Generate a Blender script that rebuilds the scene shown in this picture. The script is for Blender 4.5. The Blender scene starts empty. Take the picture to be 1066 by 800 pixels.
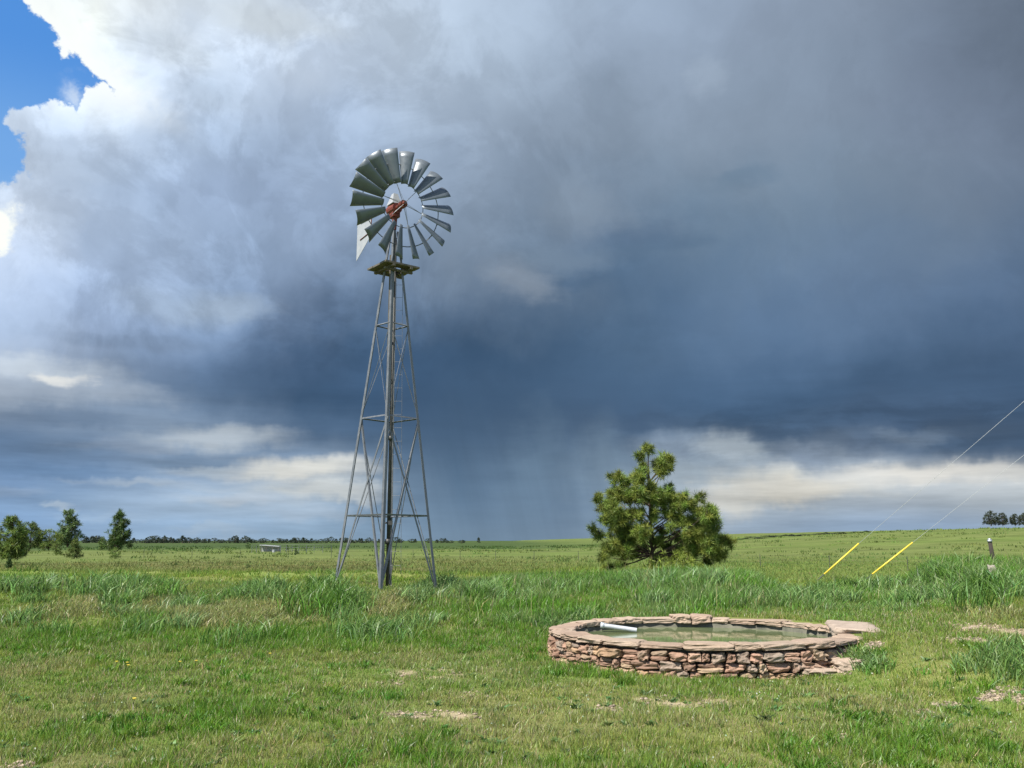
import bpy, bmesh, math, random
import numpy as np
from mathutils import Vector, Matrix
random.seed(7)
rng = np.random.default_rng(11)
S = bpy.context.scene
COL = S.collection
R = math.radians

# ------------------------------------------------------------------ camera
FPX, PITCH, EYE = 900.0, R(10.27), 1.6
CP, SP = math.cos(PITCH), math.sin(PITCH)
cd = bpy.data.cameras.new('camera'); cam = bpy.data.objects.new('camera', cd); COL.objects.link(cam)
cd.sensor_width = 36; cd.lens = FPX / 1066 * 36; cd.clip_start = 0.1; cd.clip_end = 20000
cam.location = (0, 0, EYE); cam.rotation_euler = (R(90) + PITCH, 0, 0)
S.camera = cam

# ------------------------------------------------------------------ exposure, sun
S.view_settings.view_transform = 'Standard'; S.view_settings.look = 'None'
S.view_settings.gamma = 1; S.view_settings.use_curve_mapping = False
EXPO = 0.72
S.view_settings.exposure = EXPO
SUN_DIR = Vector((-0.48, -0.48, 0.95)).normalized()      # towards the sun
sl = bpy.data.lights.new('sun', 'SUN'); sl.energy = 5.0; sl.angle = R(0.53); sl.color = (1, .955, .88)
so = bpy.data.objects.new('sun', sl); COL.objects.link(so)
so.rotation_euler = SUN_DIR.to_track_quat('Z', 'Y').to_euler(); so.location = (-20, -8, 30)
SUN_EL = math.asin(SUN_DIR.z)

S.cycles.max_bounces = 5; S.cycles.diffuse_bounces = 2; S.cycles.glossy_bounces = 3
S.cycles.transmission_bounces = 3; S.cycles.transparent_max_bounces = 6

def lin(c):
    return tuple(((v / 255) / 12.92 if v / 255 <= .04045 else ((v / 255 + .055) / 1.055) ** 2.4) for v in c)
def ray(px, py):
    u, v = (px - 533) / FPX, (400 - py) / FPX
    return Vector((u, CP - v * SP, SP + v * CP))
def azel(px, py):
    d = ray(px, py).normalized()
    return math.degrees(math.atan2(d.x, d.y)), math.degrees(math.asin(d.z))
def P(px, py, Y):
    d = ray(px, py); return Vector((0, 0, EYE)) + d * (Y / d.y)

# ------------------------------------------------------------------ world: Nishita sky + storm cloud deck
w = bpy.data.worlds.new('World'); S.world = w; w.use_nodes = True
NT = w.node_tree; NT.nodes.clear()
class G:                                                   # tiny node expression helper
    def __init__(s, nt): s.nt = nt
    def put(s, sock, v):
        if isinstance(v, bpy.types.NodeSocket): s.nt.links.new(v, sock)
        elif v is not None: sock.default_value = v
    def m(s, op, a, b=None, c=None, clamp=False):
        n = s.nt.nodes.new('ShaderNodeMath'); n.operation = op; n.use_clamp = clamp
        for i, v in enumerate((a, b, c)): s.put(n.inputs[i], v)
        return n.outputs[0]
    def add(s, a, b): return s.m('ADD', a, b)
    def sub(s, a, b): return s.m('SUBTRACT', a, b)
    def mul(s, a, b): return s.m('MULTIPLY', a, b)
    def rng(s, v, a, b, c=0., d=1., smooth=True):
        n = s.nt.nodes.new('ShaderNodeMapRange'); n.interpolation_type = 'SMOOTHSTEP' if smooth else 'LINEAR'
        s.put(n.inputs[0], v)
        for i, x in enumerate((a, b, c, d)): s.put(n.inputs[i + 1], x)
        return n.outputs[0]
    def xyz(s, x, y, z):
        n = s.nt.nodes.new('ShaderNodeCombineXYZ')
        for i, v in enumerate((x, y, z)): s.put(n.inputs[i], v)
        return n.outputs[0]
    def noise(s, vec, scale, det=4, rough=.55, dist=0., col=False):
        n = s.nt.nodes.new('ShaderNodeTexNoise')
        s.put(n.inputs['Vector'], vec); n.inputs['Scale'].default_value = scale; n.inputs['Detail'].default_value = det
        n.inputs['Roughness'].default_value = rough; n.inputs['Distortion'].default_value = dist
        return n.outputs['Color' if col else 'Fac']
    def sep(s, v):
        n = s.nt.nodes.new('ShaderNodeSeparateXYZ'); s.put(n.inputs[0], v); return n.outputs
    def mix(s, f, a, b, mode='MIX'):
        n = s.nt.nodes.new('ShaderNodeMix'); n.data_type = 'RGBA'; n.blend_type = mode; n.clamp_factor = True
        s.put(n.inputs[0], f); s.put(n.inputs[6], (*a, 1) if isinstance(a, tuple) else a); s.put(n.inputs[7], (*b, 1) if isinstance(b, tuple) else b)
        return n.outputs[2]
    def ramp(s, f, stops, interp='LINEAR'):
        n = s.nt.nodes.new('ShaderNodeValToRGB'); n.color_ramp.interpolation = interp
        e = n.color_ramp.elements
        while len(e) > 1: e.remove(e[-1])
        e[0].position = stops[0][0]; e[0].color = (*stops[0][1], 1)
        for p, c in stops[1:]:
            q = e.new(p); q.color = (*c, 1)
        s.put(n.inputs[0], f); return n.outputs[0]
g = G(NT)
tc = NT.nodes.new('ShaderNodeTexCoord').outputs['Generated']
dx, dy, dz = g.sep(tc)
AZ = g.mul(g.m('ARCTAN2', dx, dy), 57.29578)
EL = g.mul(g.m('ARCSINE', dz), 57.29578)

GX = [-80, 0, 53, 107, 160, 213, 320, 426, 533, 640, 746, 853, 960, 1066, 1180]
GY = [0, 50, 100, 150, 200, 250, 300, 350, 400, 440, 470, 495, 520, 545, 563]
GRID = {
0:   [(235,238,248),(235,238,248),(225,232,246),(244,246,252),(225,230,242),(203,211,227),(190,200,220),(178,190,212),(168,182,207),(158,174,201),(146,161,188),(134,147,171),(118,130,153),(101,113,135),(92,104,126)],
50:  [(225,232,246),(225,232,246),(235,240,250),(250,251,254),(222,228,240),(200,208,225),(186,197,218),(175,188,211),(165,180,205),(158,173,200),(145,160,186),(132,146,170),(117,130,154),(103,116,138),(94,106,128)],
100: [(212,222,240),(212,222,240),(210,221,240),(222,229,242),(205,214,232),(180,193,215),(173,187,211),(168,182,207),(156,171,196),(138,153,178),(140,155,180),(130,145,169),(119,132,157),(106,119,143),(97,110,133)],
150: [(212,222,240),(206,217,238),(200,213,235),(190,204,229),(178,194,220),(169,185,211),(164,180,207),(159,175,202),(148,163,189),(132,147,171),(128,144,168),(127,142,166),(120,134,159),(108,122,147),(99,113,138)],
200: [(215,224,241),(208,218,238),(188,203,229),(178,195,223),(170,187,216),(162,179,209),(157,174,203),(149,165,193),(136,152,178),(127,143,168),(115,135,161),(120,138,163),(117,133,158),(106,121,147),(97,112,138)],
250: [(215,222,238),(205,214,234),(180,195,223),(168,186,216),(163,181,211),(156,174,204),(146,164,193),(132,150,178),(124,142,168),(97,119,148),(104,126,154),(108,128,156),(105,124,152),(95,114,142),(86,105,133)],
300: [(178,192,219),(174,189,217),(162,178,207),(154,171,201),(148,166,196),(139,158,188),(128,147,177),(110,130,161),(124,138,161),(82,107,139),(90,113,144),(94,116,147),(94,114,144),(82,102,132),(75,95,125)],
350: [(158,172,197),(152,167,193),(135,150,177),(124,141,169),(118,136,165),(110,130,160),(92,115,148),(79,105,139),(72,98,132),(76,102,134),(78,102,134),(81,104,136),(80,101,131),(68,89,119),(62,83,113)],
400: [(165,172,188),(160,168,186),(140,152,174),(116,133,160),(100,120,150),(86,109,142),(66,94,130),(62,91,127),(68,95,129),(70,96,129),(67,92,124),(64,88,119),(61,84,114),(57,79,108),(54,76,105)],
440: [(100,120,151),(98,119,150),(112,131,160),(126,143,170),(134,150,175),(125,142,168),(74,101,136),(69,96,130),(73,98,130),(76,98,128),(70,92,121),(62,85,115),(68,88,117),(66,87,116),(62,83,112)],
470: [(94,119,154),(94,119,154),(100,124,158),(108,131,164),(116,137,168),(121,141,171),(108,129,159),(74,100,132),(79,103,133),(98,118,144),(120,136,159),(105,121,147),(92,110,137),(84,103,131),(80,99,127)],
495: [(108,136,176),(108,136,176),(112,139,178),(115,141,178),(128,151,185),(148,167,195),(175,185,200),(88,113,144),(84,109,139),(112,132,158),(150,163,182),(178,185,197),(192,195,203),(182,187,198),(178,184,196)],
520: [(120,149,190),(120,149,190),(130,157,194),(145,168,200),(155,175,204),(164,182,208),(166,183,207),(100,125,155),(91,116,146),(112,133,162),(175,182,194),(176,185,200),(178,186,201),(182,190,203),(182,190,203)],
545: [(124,154,195),(124,154,195),(130,159,199),(140,167,204),(146,172,206),(149,174,207),(148,173,204),(113,138,167),(104,127,155),(118,139,167),(160,174,195),(147,167,196),(146,166,197),(150,169,197),(152,170,197)],
563: [(135,163,200),(135,163,200),(140,167,203),(146,172,206),(150,175,207),(152,176,207),(148,173,202),(118,142,170),(110,132,158),(124,145,172),(162,176,197),(152,171,198),(152,171,198),(154,172,198),(156,173,198)]}
def grid_at(px, py):
    px = min(max(px, GX[0]), GX[-1]); py = min(max(py, 0), 563)
    i = max(k for k in range(len(GX) - 1) if GX[k] <= px); j = max(k for k in range(len(GY) - 1) if GY[k] <= py)
    a = (px - GX[i]) / (GX[i + 1] - GX[i]); b = (py - GY[j]) / (GY[j + 1] - GY[j])
    A, B = GRID[GY[j]], GRID[GY[j + 1]]
    return [((A[i][k] * (1 - a) + A[i + 1][k] * a) * (1 - b) + (B[i][k] * (1 - a) + B[i + 1][k] * a) * b) for k in range(3)]
def proj_dir(az, el):
    az, el = R(az), R(el)
    d = (math.sin(az) * math.cos(el), math.cos(az) * math.cos(el), math.sin(el))
    zc = d[1] * CP + d[2] * SP; yc = -d[1] * SP + d[2] * CP
    return 533 + FPX * d[0] / zc, 400 - FPX * yc / zc
KS = 1 / 2 ** EXPO
def skycol(c):
    l = lin(c); m = (l[0] + 2 * l[1] + l[2]) / 4
    return tuple((v * .94 + m * .06) * KS * t for v, t in zip(l, (1.0, 1.04, .995)))

# domain warp so the bands break up the way cloud does
wn = g.sep(g.noise(tc, 5.0, 5, .55, 0, True))
wn2 = g.sep(g.noise(tc, 17.0, 4, .6, 0, True))
hz = g.rng(EL, 1., 14., .12, 1.)
AZw = g.add(AZ, g.add(g.mul(g.sub(wn[0], .5), 9.), g.mul(g.sub(wn2[0], .5), 2.6)))
ELw = g.add(EL, g.mul(hz, g.add(g.mul(g.sub(wn[1], .5), 8.), g.mul(g.sub(wn2[1], .5), 2.6))))
ELMAX = 36.
fac = g.m('DIVIDE', ELw, ELMAX)
cols_az = [-36, -32, -28, -24, -20, -14, -8, -2.5, 3, 8, 13, 18, 23, 28, 33]
for _y, _k in ((300, 1.05), (350, 1.07), (400, 1.04), (440, 1.09), (470, 1.13), (495, 1.07), (520, 1.03), (545, 1.02)):
    GRID[_y] = [tuple(v * _k for v in c) if i_ < 6 else c for i_, c in enumerate(GRID[_y])]
for _y in (50, 100, 150, 200, 250):
    GRID[_y] = [tuple(v * .985 for v in c) if i_ < 5 else c for i_, c in enumerate(GRID[_y])]
for _y, _k in ((250, 1.03), (300, 1.08), (350, 1.08), (400, 1.04)):
    GRID[_y] = [tuple(v * _k for v in c) if i_ > 9 else c for i_, c in enumerate(GRID[_y])]
for _y, _k in ((0, 1.06), (50, 1.05), (100, 1.02)):
    GRID[_y] = [tuple(min(255, v * _k) for v in c) if 4 < i_ < 9 else c for i_, c in enumerate(GRID[_y])]
for _y, _k in ((350, 1.05), (400, 1.07), (440, 1.05)):
    GRID[_y] = [tuple(v * _k for v in c) if i_ > 9 else (tuple(v * .95 for v in c) if 5 < i_ < 9 else c) for i_, c in enumerate(GRID[_y])]
for _y in (50, 100, 150, 200, 250, 300, 350):
    GRID[_y] = [(c[0] * 1.02, c[1] * 1.03, min(255, c[2] * 1.055)) if i_ < 7 else c for i_, c in enumerate(GRID[_y])]
els = [0, 1, 2.2, 3.6, 5, 6.5, 8.2, 10, 12.5, 15.5, 18.5, 21.5, 25, 28.5, 32, 36]
prev = None
for k, a in enumerate(cols_az):
    stops = []
    for e in els:
        px, py = proj_dir(a, e); stops.append((e / ELMAX, skycol(grid_at(px, py))))
    r_ = g.ramp(fac, stops, 'CARDINAL')
    prev = r_ if prev is None else g.mix(g.rng(AZw, cols_az[k - 1], a, smooth=False), prev, r_)
cloud = prev
# soft patches of brighter and darker cloud: (px, py, radius x, radius y, colour, strength, edge)
sn = g.sep(g.noise(g.xyz(g.mul(AZ, .055), g.mul(EL, .35), 3.3), 1.0, 6, .62, 0, True))
BL = [(600, 288, 45, 12, (76,102,135), .55), (690, 248, 45, 12, (84,110,142), .5), (770, 188, 34, 12, (100,124,152), .45), (290, 25, 70, 18, (214,220,230), .5), (215, 60, 30, 14, (176,188,210), .5),
      (20, 384, 90, 13, (204,212,228), .7), (62, 396, 26, 7, (240,236,236), .85), (100, 408, 70, 12, (178,188,208), .5), (215, 455, 80, 13, (188,195,208), .75), (60, 432, 70, 9, (96,120,154), .5), (120, 462, 60, 8, (150,166,194), .6),
      (70, 488, 80, 9, (98,128,168), .55), (190, 478, 50, 7, (112,138,172), .5), (150, 500, 60, 5, (176,188,208), .55), (20, 512, 40, 7, (150,170,202), .5), (250, 522, 60, 8, (188,196,212), .6), (330, 535, 50, 8, (170,184,206), .5),
      (315, 490, 75, 13, (222,219,218), .95), (345, 512, 70, 9, (210,212,217), .85), (215, 487, 40, 6, (186,196,212), .6), (560, 500, 34, 75, (112,136,163), .4), (625, 500, 30, 60, (128,150,174), .35), (240, 508, 60, 5, (172,186,208), .6), (545, 290, 38, 22, (134,146,167), .8),
      (590, 270, 55, 14, (114,132,157), .5), (700, 468, 45, 20, (132,147,170), .8), (755, 468, 38, 20, (168,178,193), .9), (700, 505, 60, 24, (168,180,196), .65), (795, 506, 60, 20, (208,207,208), .85), (835, 477, 40, 14, (126,140,163), .8), (970, 455, 45, 9, (112,128,152), .7),
      (830, 512, 85, 14, (222,216,211), .95), (960, 494, 110, 13, (222,217,216), .95), (1045, 500, 70, 13, (214,211,212), .8), (765, 522, 40, 16, (206,203,202), .9),
      (680, 440, 60, 8, (66,88,118), .5), (800, 455, 28, 14, (72,94,124), .6), (905, 468, 25, 12, (88,106,134), .5), (1030, 455, 60, 20, (76,96,124), .6),
      (120, 540, 60, 5, (158,180,210), .6), (62, 529, 22, 4, (176,192,216), .8), (230, 556, 40, 5, (168,184,206), .5), (190, 320, 60, 22, (158,174,200), .55), (250, 320, 45, 16, (160,174,196), .5),
      (130, 355, 90, 10, (112,130,160), .5), (640, 240, 70, 16, (90,112,143), .6), (600, 215, 45, 35, (132,146,168), .6), (640, 95, 30, 38, (136,151,175), .5), (740, 80, 20, 22, (158,172,196), .5),
      (225, 95, 50, 26, (168,182,206), .6), (170, 45, 45, 22, (196,206,224), .6)]
wx = g.add(AZ, g.add(g.mul(g.sub(sn[0], .5), 6.), g.mul(g.sub(wn2[0], .5), 4.)))
wy = g.add(EL, g.add(g.mul(g.sub(sn[1], .5), 1.9), g.mul(g.sub(wn2[1], .5), 2.2)))
for px, py, rx, ry, c, st in BL:
    a, e = azel(px, py); a2, _ = azel(px + rx, py); _, e2 = azel(px, py - ry)
    ux = g.mul(g.sub(wx, a), 1 / (a2 - a)); uy = g.mul(g.sub(wy, e), 1 / (e2 - e))
    d = g.m('SQRT', g.add(g.mul(ux, ux), g.mul(uy, uy)))
    cloud = g.mix(g.rng(d, 1.45, .25, 0, st), cloud, skycol(c))
# fine streaks low down, billows high up, rain shafts under the dark base
st1 = g.noise(g.xyz(g.mul(AZ, .05), g.mul(EL, .42), 1.), 1.6, 6, .58)
low = g.rng(EL, 14., 3., 0., 1.)
calm = g.sub(1., g.mul(.75, g.mul(g.rng(AZ, -9., -5.), g.rng(AZ, 14., 8.))))
lum = g.add(1., g.mul(g.mul(low, calm), g.mul(g.sub(st1, .5), 1.2)))
bil = g.noise(tc, 9., 7, .58, .4)
leftw = g.rng(AZ, 5., -22., .35, 1.)
lum = g.mul(lum, g.add(1., g.mul(g.mul(g.sub(bil, .5), .8), g.mul(leftw, g.rng(EL, 5., 13.)))))
bil2 = g.rng(g.noise(tc, 5.5, 9, .62, .7), .455, .56, -.10, .10); bil3 = g.rng(g.noise(tc, 13., 7, .6, .5), .45, .56, -.045, .045)
lum = g.mul(lum, g.add(1., g.mul(g.add(bil2, bil3), g.mul(g.rng(AZ, 12., -16., .25, 1.), g.rng(EL, 7., 15.)))))
ragn = g.rng(g.noise(g.xyz(g.mul(AZ, .16), g.mul(EL, .42), 12.), 1., 7, .62, .4), .44, .60, -.07, .10)
lum = g.mul(lum, g.add(1., g.mul(ragn, g.mul(g.rng(AZ, 4., 11.), g.mul(g.rng(EL, 9.5, 7.5), g.rng(EL, 3.5, 5.5))))))
rainn = g.noise(g.xyz(g.add(g.mul(AZ, .42), g.mul(EL, .10)), g.mul(EL, .03), 7.), 1., 4, .6)
rm = g.mul(g.mul(g.rng(AZ, -9., -4.), g.rng(AZ, 20., 8.)), g.mul(g.rng(EL, 11., 5.), .38))
lum = g.mul(lum, g.add(1., g.mul(g.sub(rainn, .5), rm)))
lv = NT.nodes.new('ShaderNodeVectorMath'); lv.operation = 'SCALE'; g.put(lv.inputs[0], cloud); g.put(lv.inputs[3], lum)
cloud = lv.outputs[0]
# clear blue gap at the left with a hard cumulus edge
bn = g.sep(g.noise(tc, 26., 6, .6, 0, True)); bn2 = g.sep(g.noise(tc, 70., 4, .6, 0, True))
bx = g.add(AZ, g.add(g.mul(g.sub(bn[0], .5), 3.2), g.mul(g.sub(bn2[0], .5), 1.1)))
by = g.add(EL, g.add(g.mul(g.sub(bn[1], .5), 3.2), g.mul(g.sub(bn2[1], .5), 1.1)))
def halfplane(p, q):                                       # > 0 on the left of p->q
    (ax, ay), (cx, cy) = azel(*p), azel(*q); L = math.hypot(cx - ax, cy - ay)
    nx, ny = -(cy - ay) / L, (cx - ax) / L
    return g.add(g.mul(g.sub(bx, ax), nx), g.mul(g.sub(by, ay), ny))
def disc(p, rpx):
    a, e = azel(*p); a2, _ = azel(p[0] + rpx, p[1])
    ux, uy = g.sub(bx, a), g.sub(by, e)
    return g.sub(abs(a2 - a), g.m('SQRT', g.add(g.mul(ux, ux), g.mul(uy, uy))))
dA = halfplane((128, 108), (15, -8))                       # cloud up and right of the diagonal
dA = g.mul(dA, -1.)
parts_ = [dA, disc((62, 152), 48), disc((128, 160), 62), disc((30, 130), 20), disc((50, 225), 52), halfplane((-60, 205), (30, 190))]
parts_[5] = g.mul(parts_[5], -1.)
M_ = parts_[0]
for q in parts_[1:]: M_ = g.m('MAXIMUM', M_, q)
mask = g.rng(M_, -.12, .22)
wisp = g.mul(g.rng(disc((80, 104), 26), -.3, 1.6), g.rng(bn[2], .42, .62, 0, .55))
mask = g.m('MAXIMUM', mask, wisp)
rim = g.mul(g.mul(g.rng(dA, 2.6, .2), g.rng(EL, 24., 27.)), g.rng(AZ, -19., -25.))
cloud = g.mix(g.mul(rim, .85), cloud, skycol((254, 253, 255)))
# one blown-out puff on the left edge
pd = g.rng(g.m('MAXIMUM', disc((-8, 240), 33), disc((12, 250), 14)), -.15, .6)
cloud = g.mix(pd, cloud, skycol((255, 254, 252)))
clear = g.ramp(g.m('DIVIDE', EL, 36.), [(.45, skycol((150,192,240))), (.6, skycol((112,166,234))), (.8, skycol((78,144,226))), (1., skycol((56,122,212)))], 'EASE')
front = g.mix(mask, clear, cloud)
# beyond the storm: a normal daylight sky
sky = NT.nodes.new('ShaderNodeTexSky'); sky.sky_type = 'NISHITA'; sky.sun_disc = False
sky.sun_elevation = SUN_EL; sky.sun_rotation = math.atan2(SUN_DIR.x, SUN_DIR.y); sky.altitude = 1900; sky.air_density = 1.0; sky.dust_density = .6
skl = NT.nodes.new('ShaderNodeVectorMath'); skl.operation = 'SCALE'; g.put(skl.inputs[0], sky.outputs[0]); skl.inputs[3].default_value = .1
fair = g.rng(g.noise(tc, 2.4, 6, .6), .5, .68, 0, .8)
back = g.mix(fair, skl.outputs[0], (.62, .64, .68))
fm = g.mul(g.rng(g.m('ABSOLUTE', AZ), 60., 42.), g.rng(EL, 52., 38.))
tot = g.mix(fm, back, front)
bg = NT.nodes.new('ShaderNodeBackground'); bg.inputs[1].default_value = 1.0
g.put(bg.inputs[0], tot)
wo = NT.nodes.new('ShaderNodeOutputWorld'); NT.links.new(bg.outputs[0], wo.inputs[0])
w.cycles.sampling_method = 'MANUAL'; w.cycles.sample_map_resolution = 512

# ------------------------------------------------------------------ helpers
def tag(o, label=None, cat=None, group=None, kind=None):
    if label: o['label'] = label
    if cat: o['category'] = cat
    if group: o['group'] = group
    if kind: o['kind'] = kind
    return o
def empty(name, loc=(0, 0, 0), rz=0):
    o = bpy.data.objects.new(name, None); COL.objects.link(o); o.location = loc; o.rotation_euler = (0, 0, rz); o.empty_display_size = .2
    return o
def link_mesh(name, me, mat=None, parent=None, smooth=False):
    o = bpy.data.objects.new(name, me); COL.objects.link(o)
    if mat: me.materials.append(mat)
    if parent: o.parent = parent
    if smooth: me.polygons.foreach_set('use_smooth', [True] * len(me.polygons))
    return o
def bm_obj(name, bm, mat, parent=None, smooth=False):
    me = bpy.data.meshes.new(name); bmesh.ops.recalc_face_normals(bm, faces=bm.faces); bm.to_mesh(me); bm.free()
    return link_mesh(name, me, mat, parent, smooth)
def tri_mesh(name, V, T, Cc=None, mat=None, parent=None, flip_up=False):
    me = bpy.data.meshes.new(name); V = np.ascontiguousarray(V, dtype=np.float32); T = np.ascontiguousarray(T, dtype=np.int32)
    me.vertices.add(len(V)); me.vertices.foreach_set('co', V.ravel())
    me.loops.add(T.size); me.loops.foreach_set('vertex_index', T.ravel())
    me.polygons.add(len(T)); me.polygons.foreach_set('loop_start', np.arange(0, T.size, T.shape[1], dtype=np.int32))
    me.update(calc_edges=True)
    if Cc is not None:
        a = me.color_attributes.new('col', 'FLOAT_COLOR', 'POINT')
        buf = np.ones((len(V), 4), dtype=np.float32); buf[:, :3] = Cc; a.data.foreach_set('color', buf.ravel())
    return link_mesh(name, me, mat, parent)
def hashn(ix, iy, s):
    h = np.sin(ix * 127.1 + iy * 311.7 + s * 74.7) * 43758.5453
    return h - np.floor(h)
def vnoise(x, y, s=0):
    ix, iy = np.floor(x), np.floor(y); fx, fy = x - ix, y - iy
    fx = fx * fx * (3 - 2 * fx); fy = fy * fy * (3 - 2 * fy)
    a, b, c, d = hashn(ix, iy, s), hashn(ix + 1, iy, s), hashn(ix, iy + 1, s), hashn(ix + 1, iy + 1, s)
    return (a * (1 - fx) + b * fx) * (1 - fy) + (c * (1 - fx) + d * fx) * fy
def fbm(x, y, s=0, o=4):
    t = 0; a = .5; n = 0
    for k in range(o):
        t = t + a * vnoise(x * 2 ** k + k * 17.3, y * 2 ** k - k * 9.1, s + k); n += a; a *= .55
    return t / n
def sstep(a, b, x):
    t = np.clip((x - a) / (b - a), 0, 1); return t * t * (3 - 2 * t)

# ------------------------------------------------------------------ terrain
TC = np.array((2.66, 12.5)); TRX, TRY = 2.12, 1.93; RIM = .40
def height(x, y):
    x = np.asarray(x, dtype=float); y = np.asarray(y, dtype=float)
    r = np.hypot(x, y)
    xe = x * 19 / np.maximum(y, 19)
    berm = (.45 + .2 * sstep(-1, 3.5, x) - .30 * sstep(4.9, 6.0, xe) * sstep(9.2, 8.4, xe)) * sstep(13.6, 19.5, y + .8 * (fbm(x * .5, y * .5, 3) - .5))
    t = (x - 3.6) + .5 * (y - 11.2)
    bank = .40 * sstep(-.5, 1.5, t)
    near = np.maximum(berm, bank * (1 - .5 * sstep(20, 26, y))) + .30 * sstep(5.5, 9.5, xe) * sstep(7.5, 12.5, y) * (1 - sstep(8.8, 7.6, xe) * sstep(14, 18, y) * .8)
    drop = sstep(27 - 3.5 * sstep(3, 8, x), 62 - 16 * sstep(3, 12, x), y)
    z = near * (1 - drop) - .62 * drop
    z = z + (.62 + .1) * sstep(150, 700, r)
    hill = 5.9 * sstep(-5, 160, x) * sstep(48, 225, y)
    hill = hill + 6 * sstep(160, 500, x) * sstep(200, 500, y)
    z = z + hill
    z = z + .035 * (fbm(x * 1.3, y * 1.3, 9) - .5) * sstep(2, 6, r) + .5 * (fbm(x * .03, y * .03, 21) - .5) * sstep(60, 200, r)
    z = z + (.16 + .3 * sstep(1, -3, x)) * (fbm(x * .55, y * .8, 31) - .5) * sstep(14, 17, y) * (1 - drop)
    return z
def h1(x, y): return float(height(x, y))
def hit(px, py):
    d = ray(px, py); o = Vector((0, 0, EYE)); t = 4.; last = t
    while t < 3000:
        p = o + d * t
        if p.z < h1(p.x, p.y):
            a, b = last, t
            for _ in range(18):
                m = (a + b) / 2; q = o + d * m
                if q.z < h1(q.x, q.y): b = m
                else: a = m
            p = o + d * b; return Vector((p.x, p.y, h1(p.x, p.y)))
        last = t; t *= 1.02
    return o + d * 900

# colours of the ground cover (albedo)
LUSH = np.array((.105, .245, .016)); OLIVE = np.array((.215, .275, .055)); STRAW = np.array((.36, .31, .17)); DIRT = np.array((.37, .285, .20))
BLUEG = np.array((.150, .250, .062)); FIELD = np.array((.175, .215, .062)); BROWN = np.array((.19, .155, .075)); DARKG = np.array((.062, .105, .030))
YEL = np.array((.17, .24, .03))
def lerp(a, b, t): return a * (1 - t)[:, None] + b * t[:, None]
# (px, py, rx px, ry px, weight): bare and dry spots, found on the terrain
def spots(lst):
    out = []
    for px, py, rx, ry, wt in lst:
        c = hit(px, py); e = hit(px + rx, py); n = hit(px, py - ry)
        out.append((c.x, c.y, abs(e.x - c.x), min(1.6, max(.06, abs(n.y - c.y))), wt))
    return out
DIRTS = spots([(440, 701, 34, 5, .9), (405, 712, 14, 3, .6), (470, 745, 45, 4, .75), (420, 744, 18, 3, .5), (715, 731, 45, 5, .7), (640, 738, 20, 3, .5), (1030, 655, 30, 9, 1.8),
               (1008, 668, 26, 5, 1.4), (1040, 723, 30, 6, 1.7), (910, 672, 12, 3, 1.), (985, 734, 14, 3, .8), (1066, 729, 14, 6, .9), (960, 742, 10, 3, .5), (700, 712, 60, 3, .35), (20, 797, 14, 3, .6), (875, 768, 12, 3, .35), (865, 702, 30, 5, .5), (490, 724, 18, 3, .4)])
DRY = spots([(250, 640, 60, 14, .8), (405, 630, 20, 9, 1.), (335, 627, 16, 12, .8), (210, 640, 18, 9, .8), (255, 665, 20, 10, .6), (140, 632, 60, 12, .6), (60, 640, 30, 8, .5), (30, 700, 50, 12, .35),
             (500, 700, 120, 16, .35), (560, 745, 200, 24, .3), (100, 735, 90, 16, .4), (960, 625, 26, 6, .7), (880, 740, 80, 20, .3), (120, 790, 100, 10, .4), (830, 660, 1, 1, 0), (1030, 640, 40, 8, .5), (290, 650, 40, 8, .6)])
LUSHS = spots([(330, 668, 200, 14, .9), (60, 668, 120, 16, .8), (560, 665, 60, 22, .7), (230, 745, 60, 18, .8), (400, 725, 60, 8, .5), (430, 782, 70, 16, .7), (620, 800, 80, 14, .5), (950, 775, 90, 22, .7),
               (620, 697, 60, 9, .8), (720, 712, 90, 4, .6), (1050, 690, 22, 30, .8), (900, 682, 30, 14, .8), (520, 640, 80, 14, .8), (900, 625, 90, 18, .6), (680, 625, 180, 14, .5), (60, 760, 50, 12, .3)])
def spotmask(lst, x, y, s):
    m = np.zeros_like(x); n = fbm(x * 3.1, y * 3.1, s, 3)
    for cx, cy, rx, ry, wt in lst:
        d = np.sqrt(((x - cx) / rx) ** 2 + ((y - cy) / ry) ** 2)
        m = np.maximum(m, wt * (1 - sstep(.45, 1.25, d + (n - .5) * 1.5)))
    return m
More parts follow.
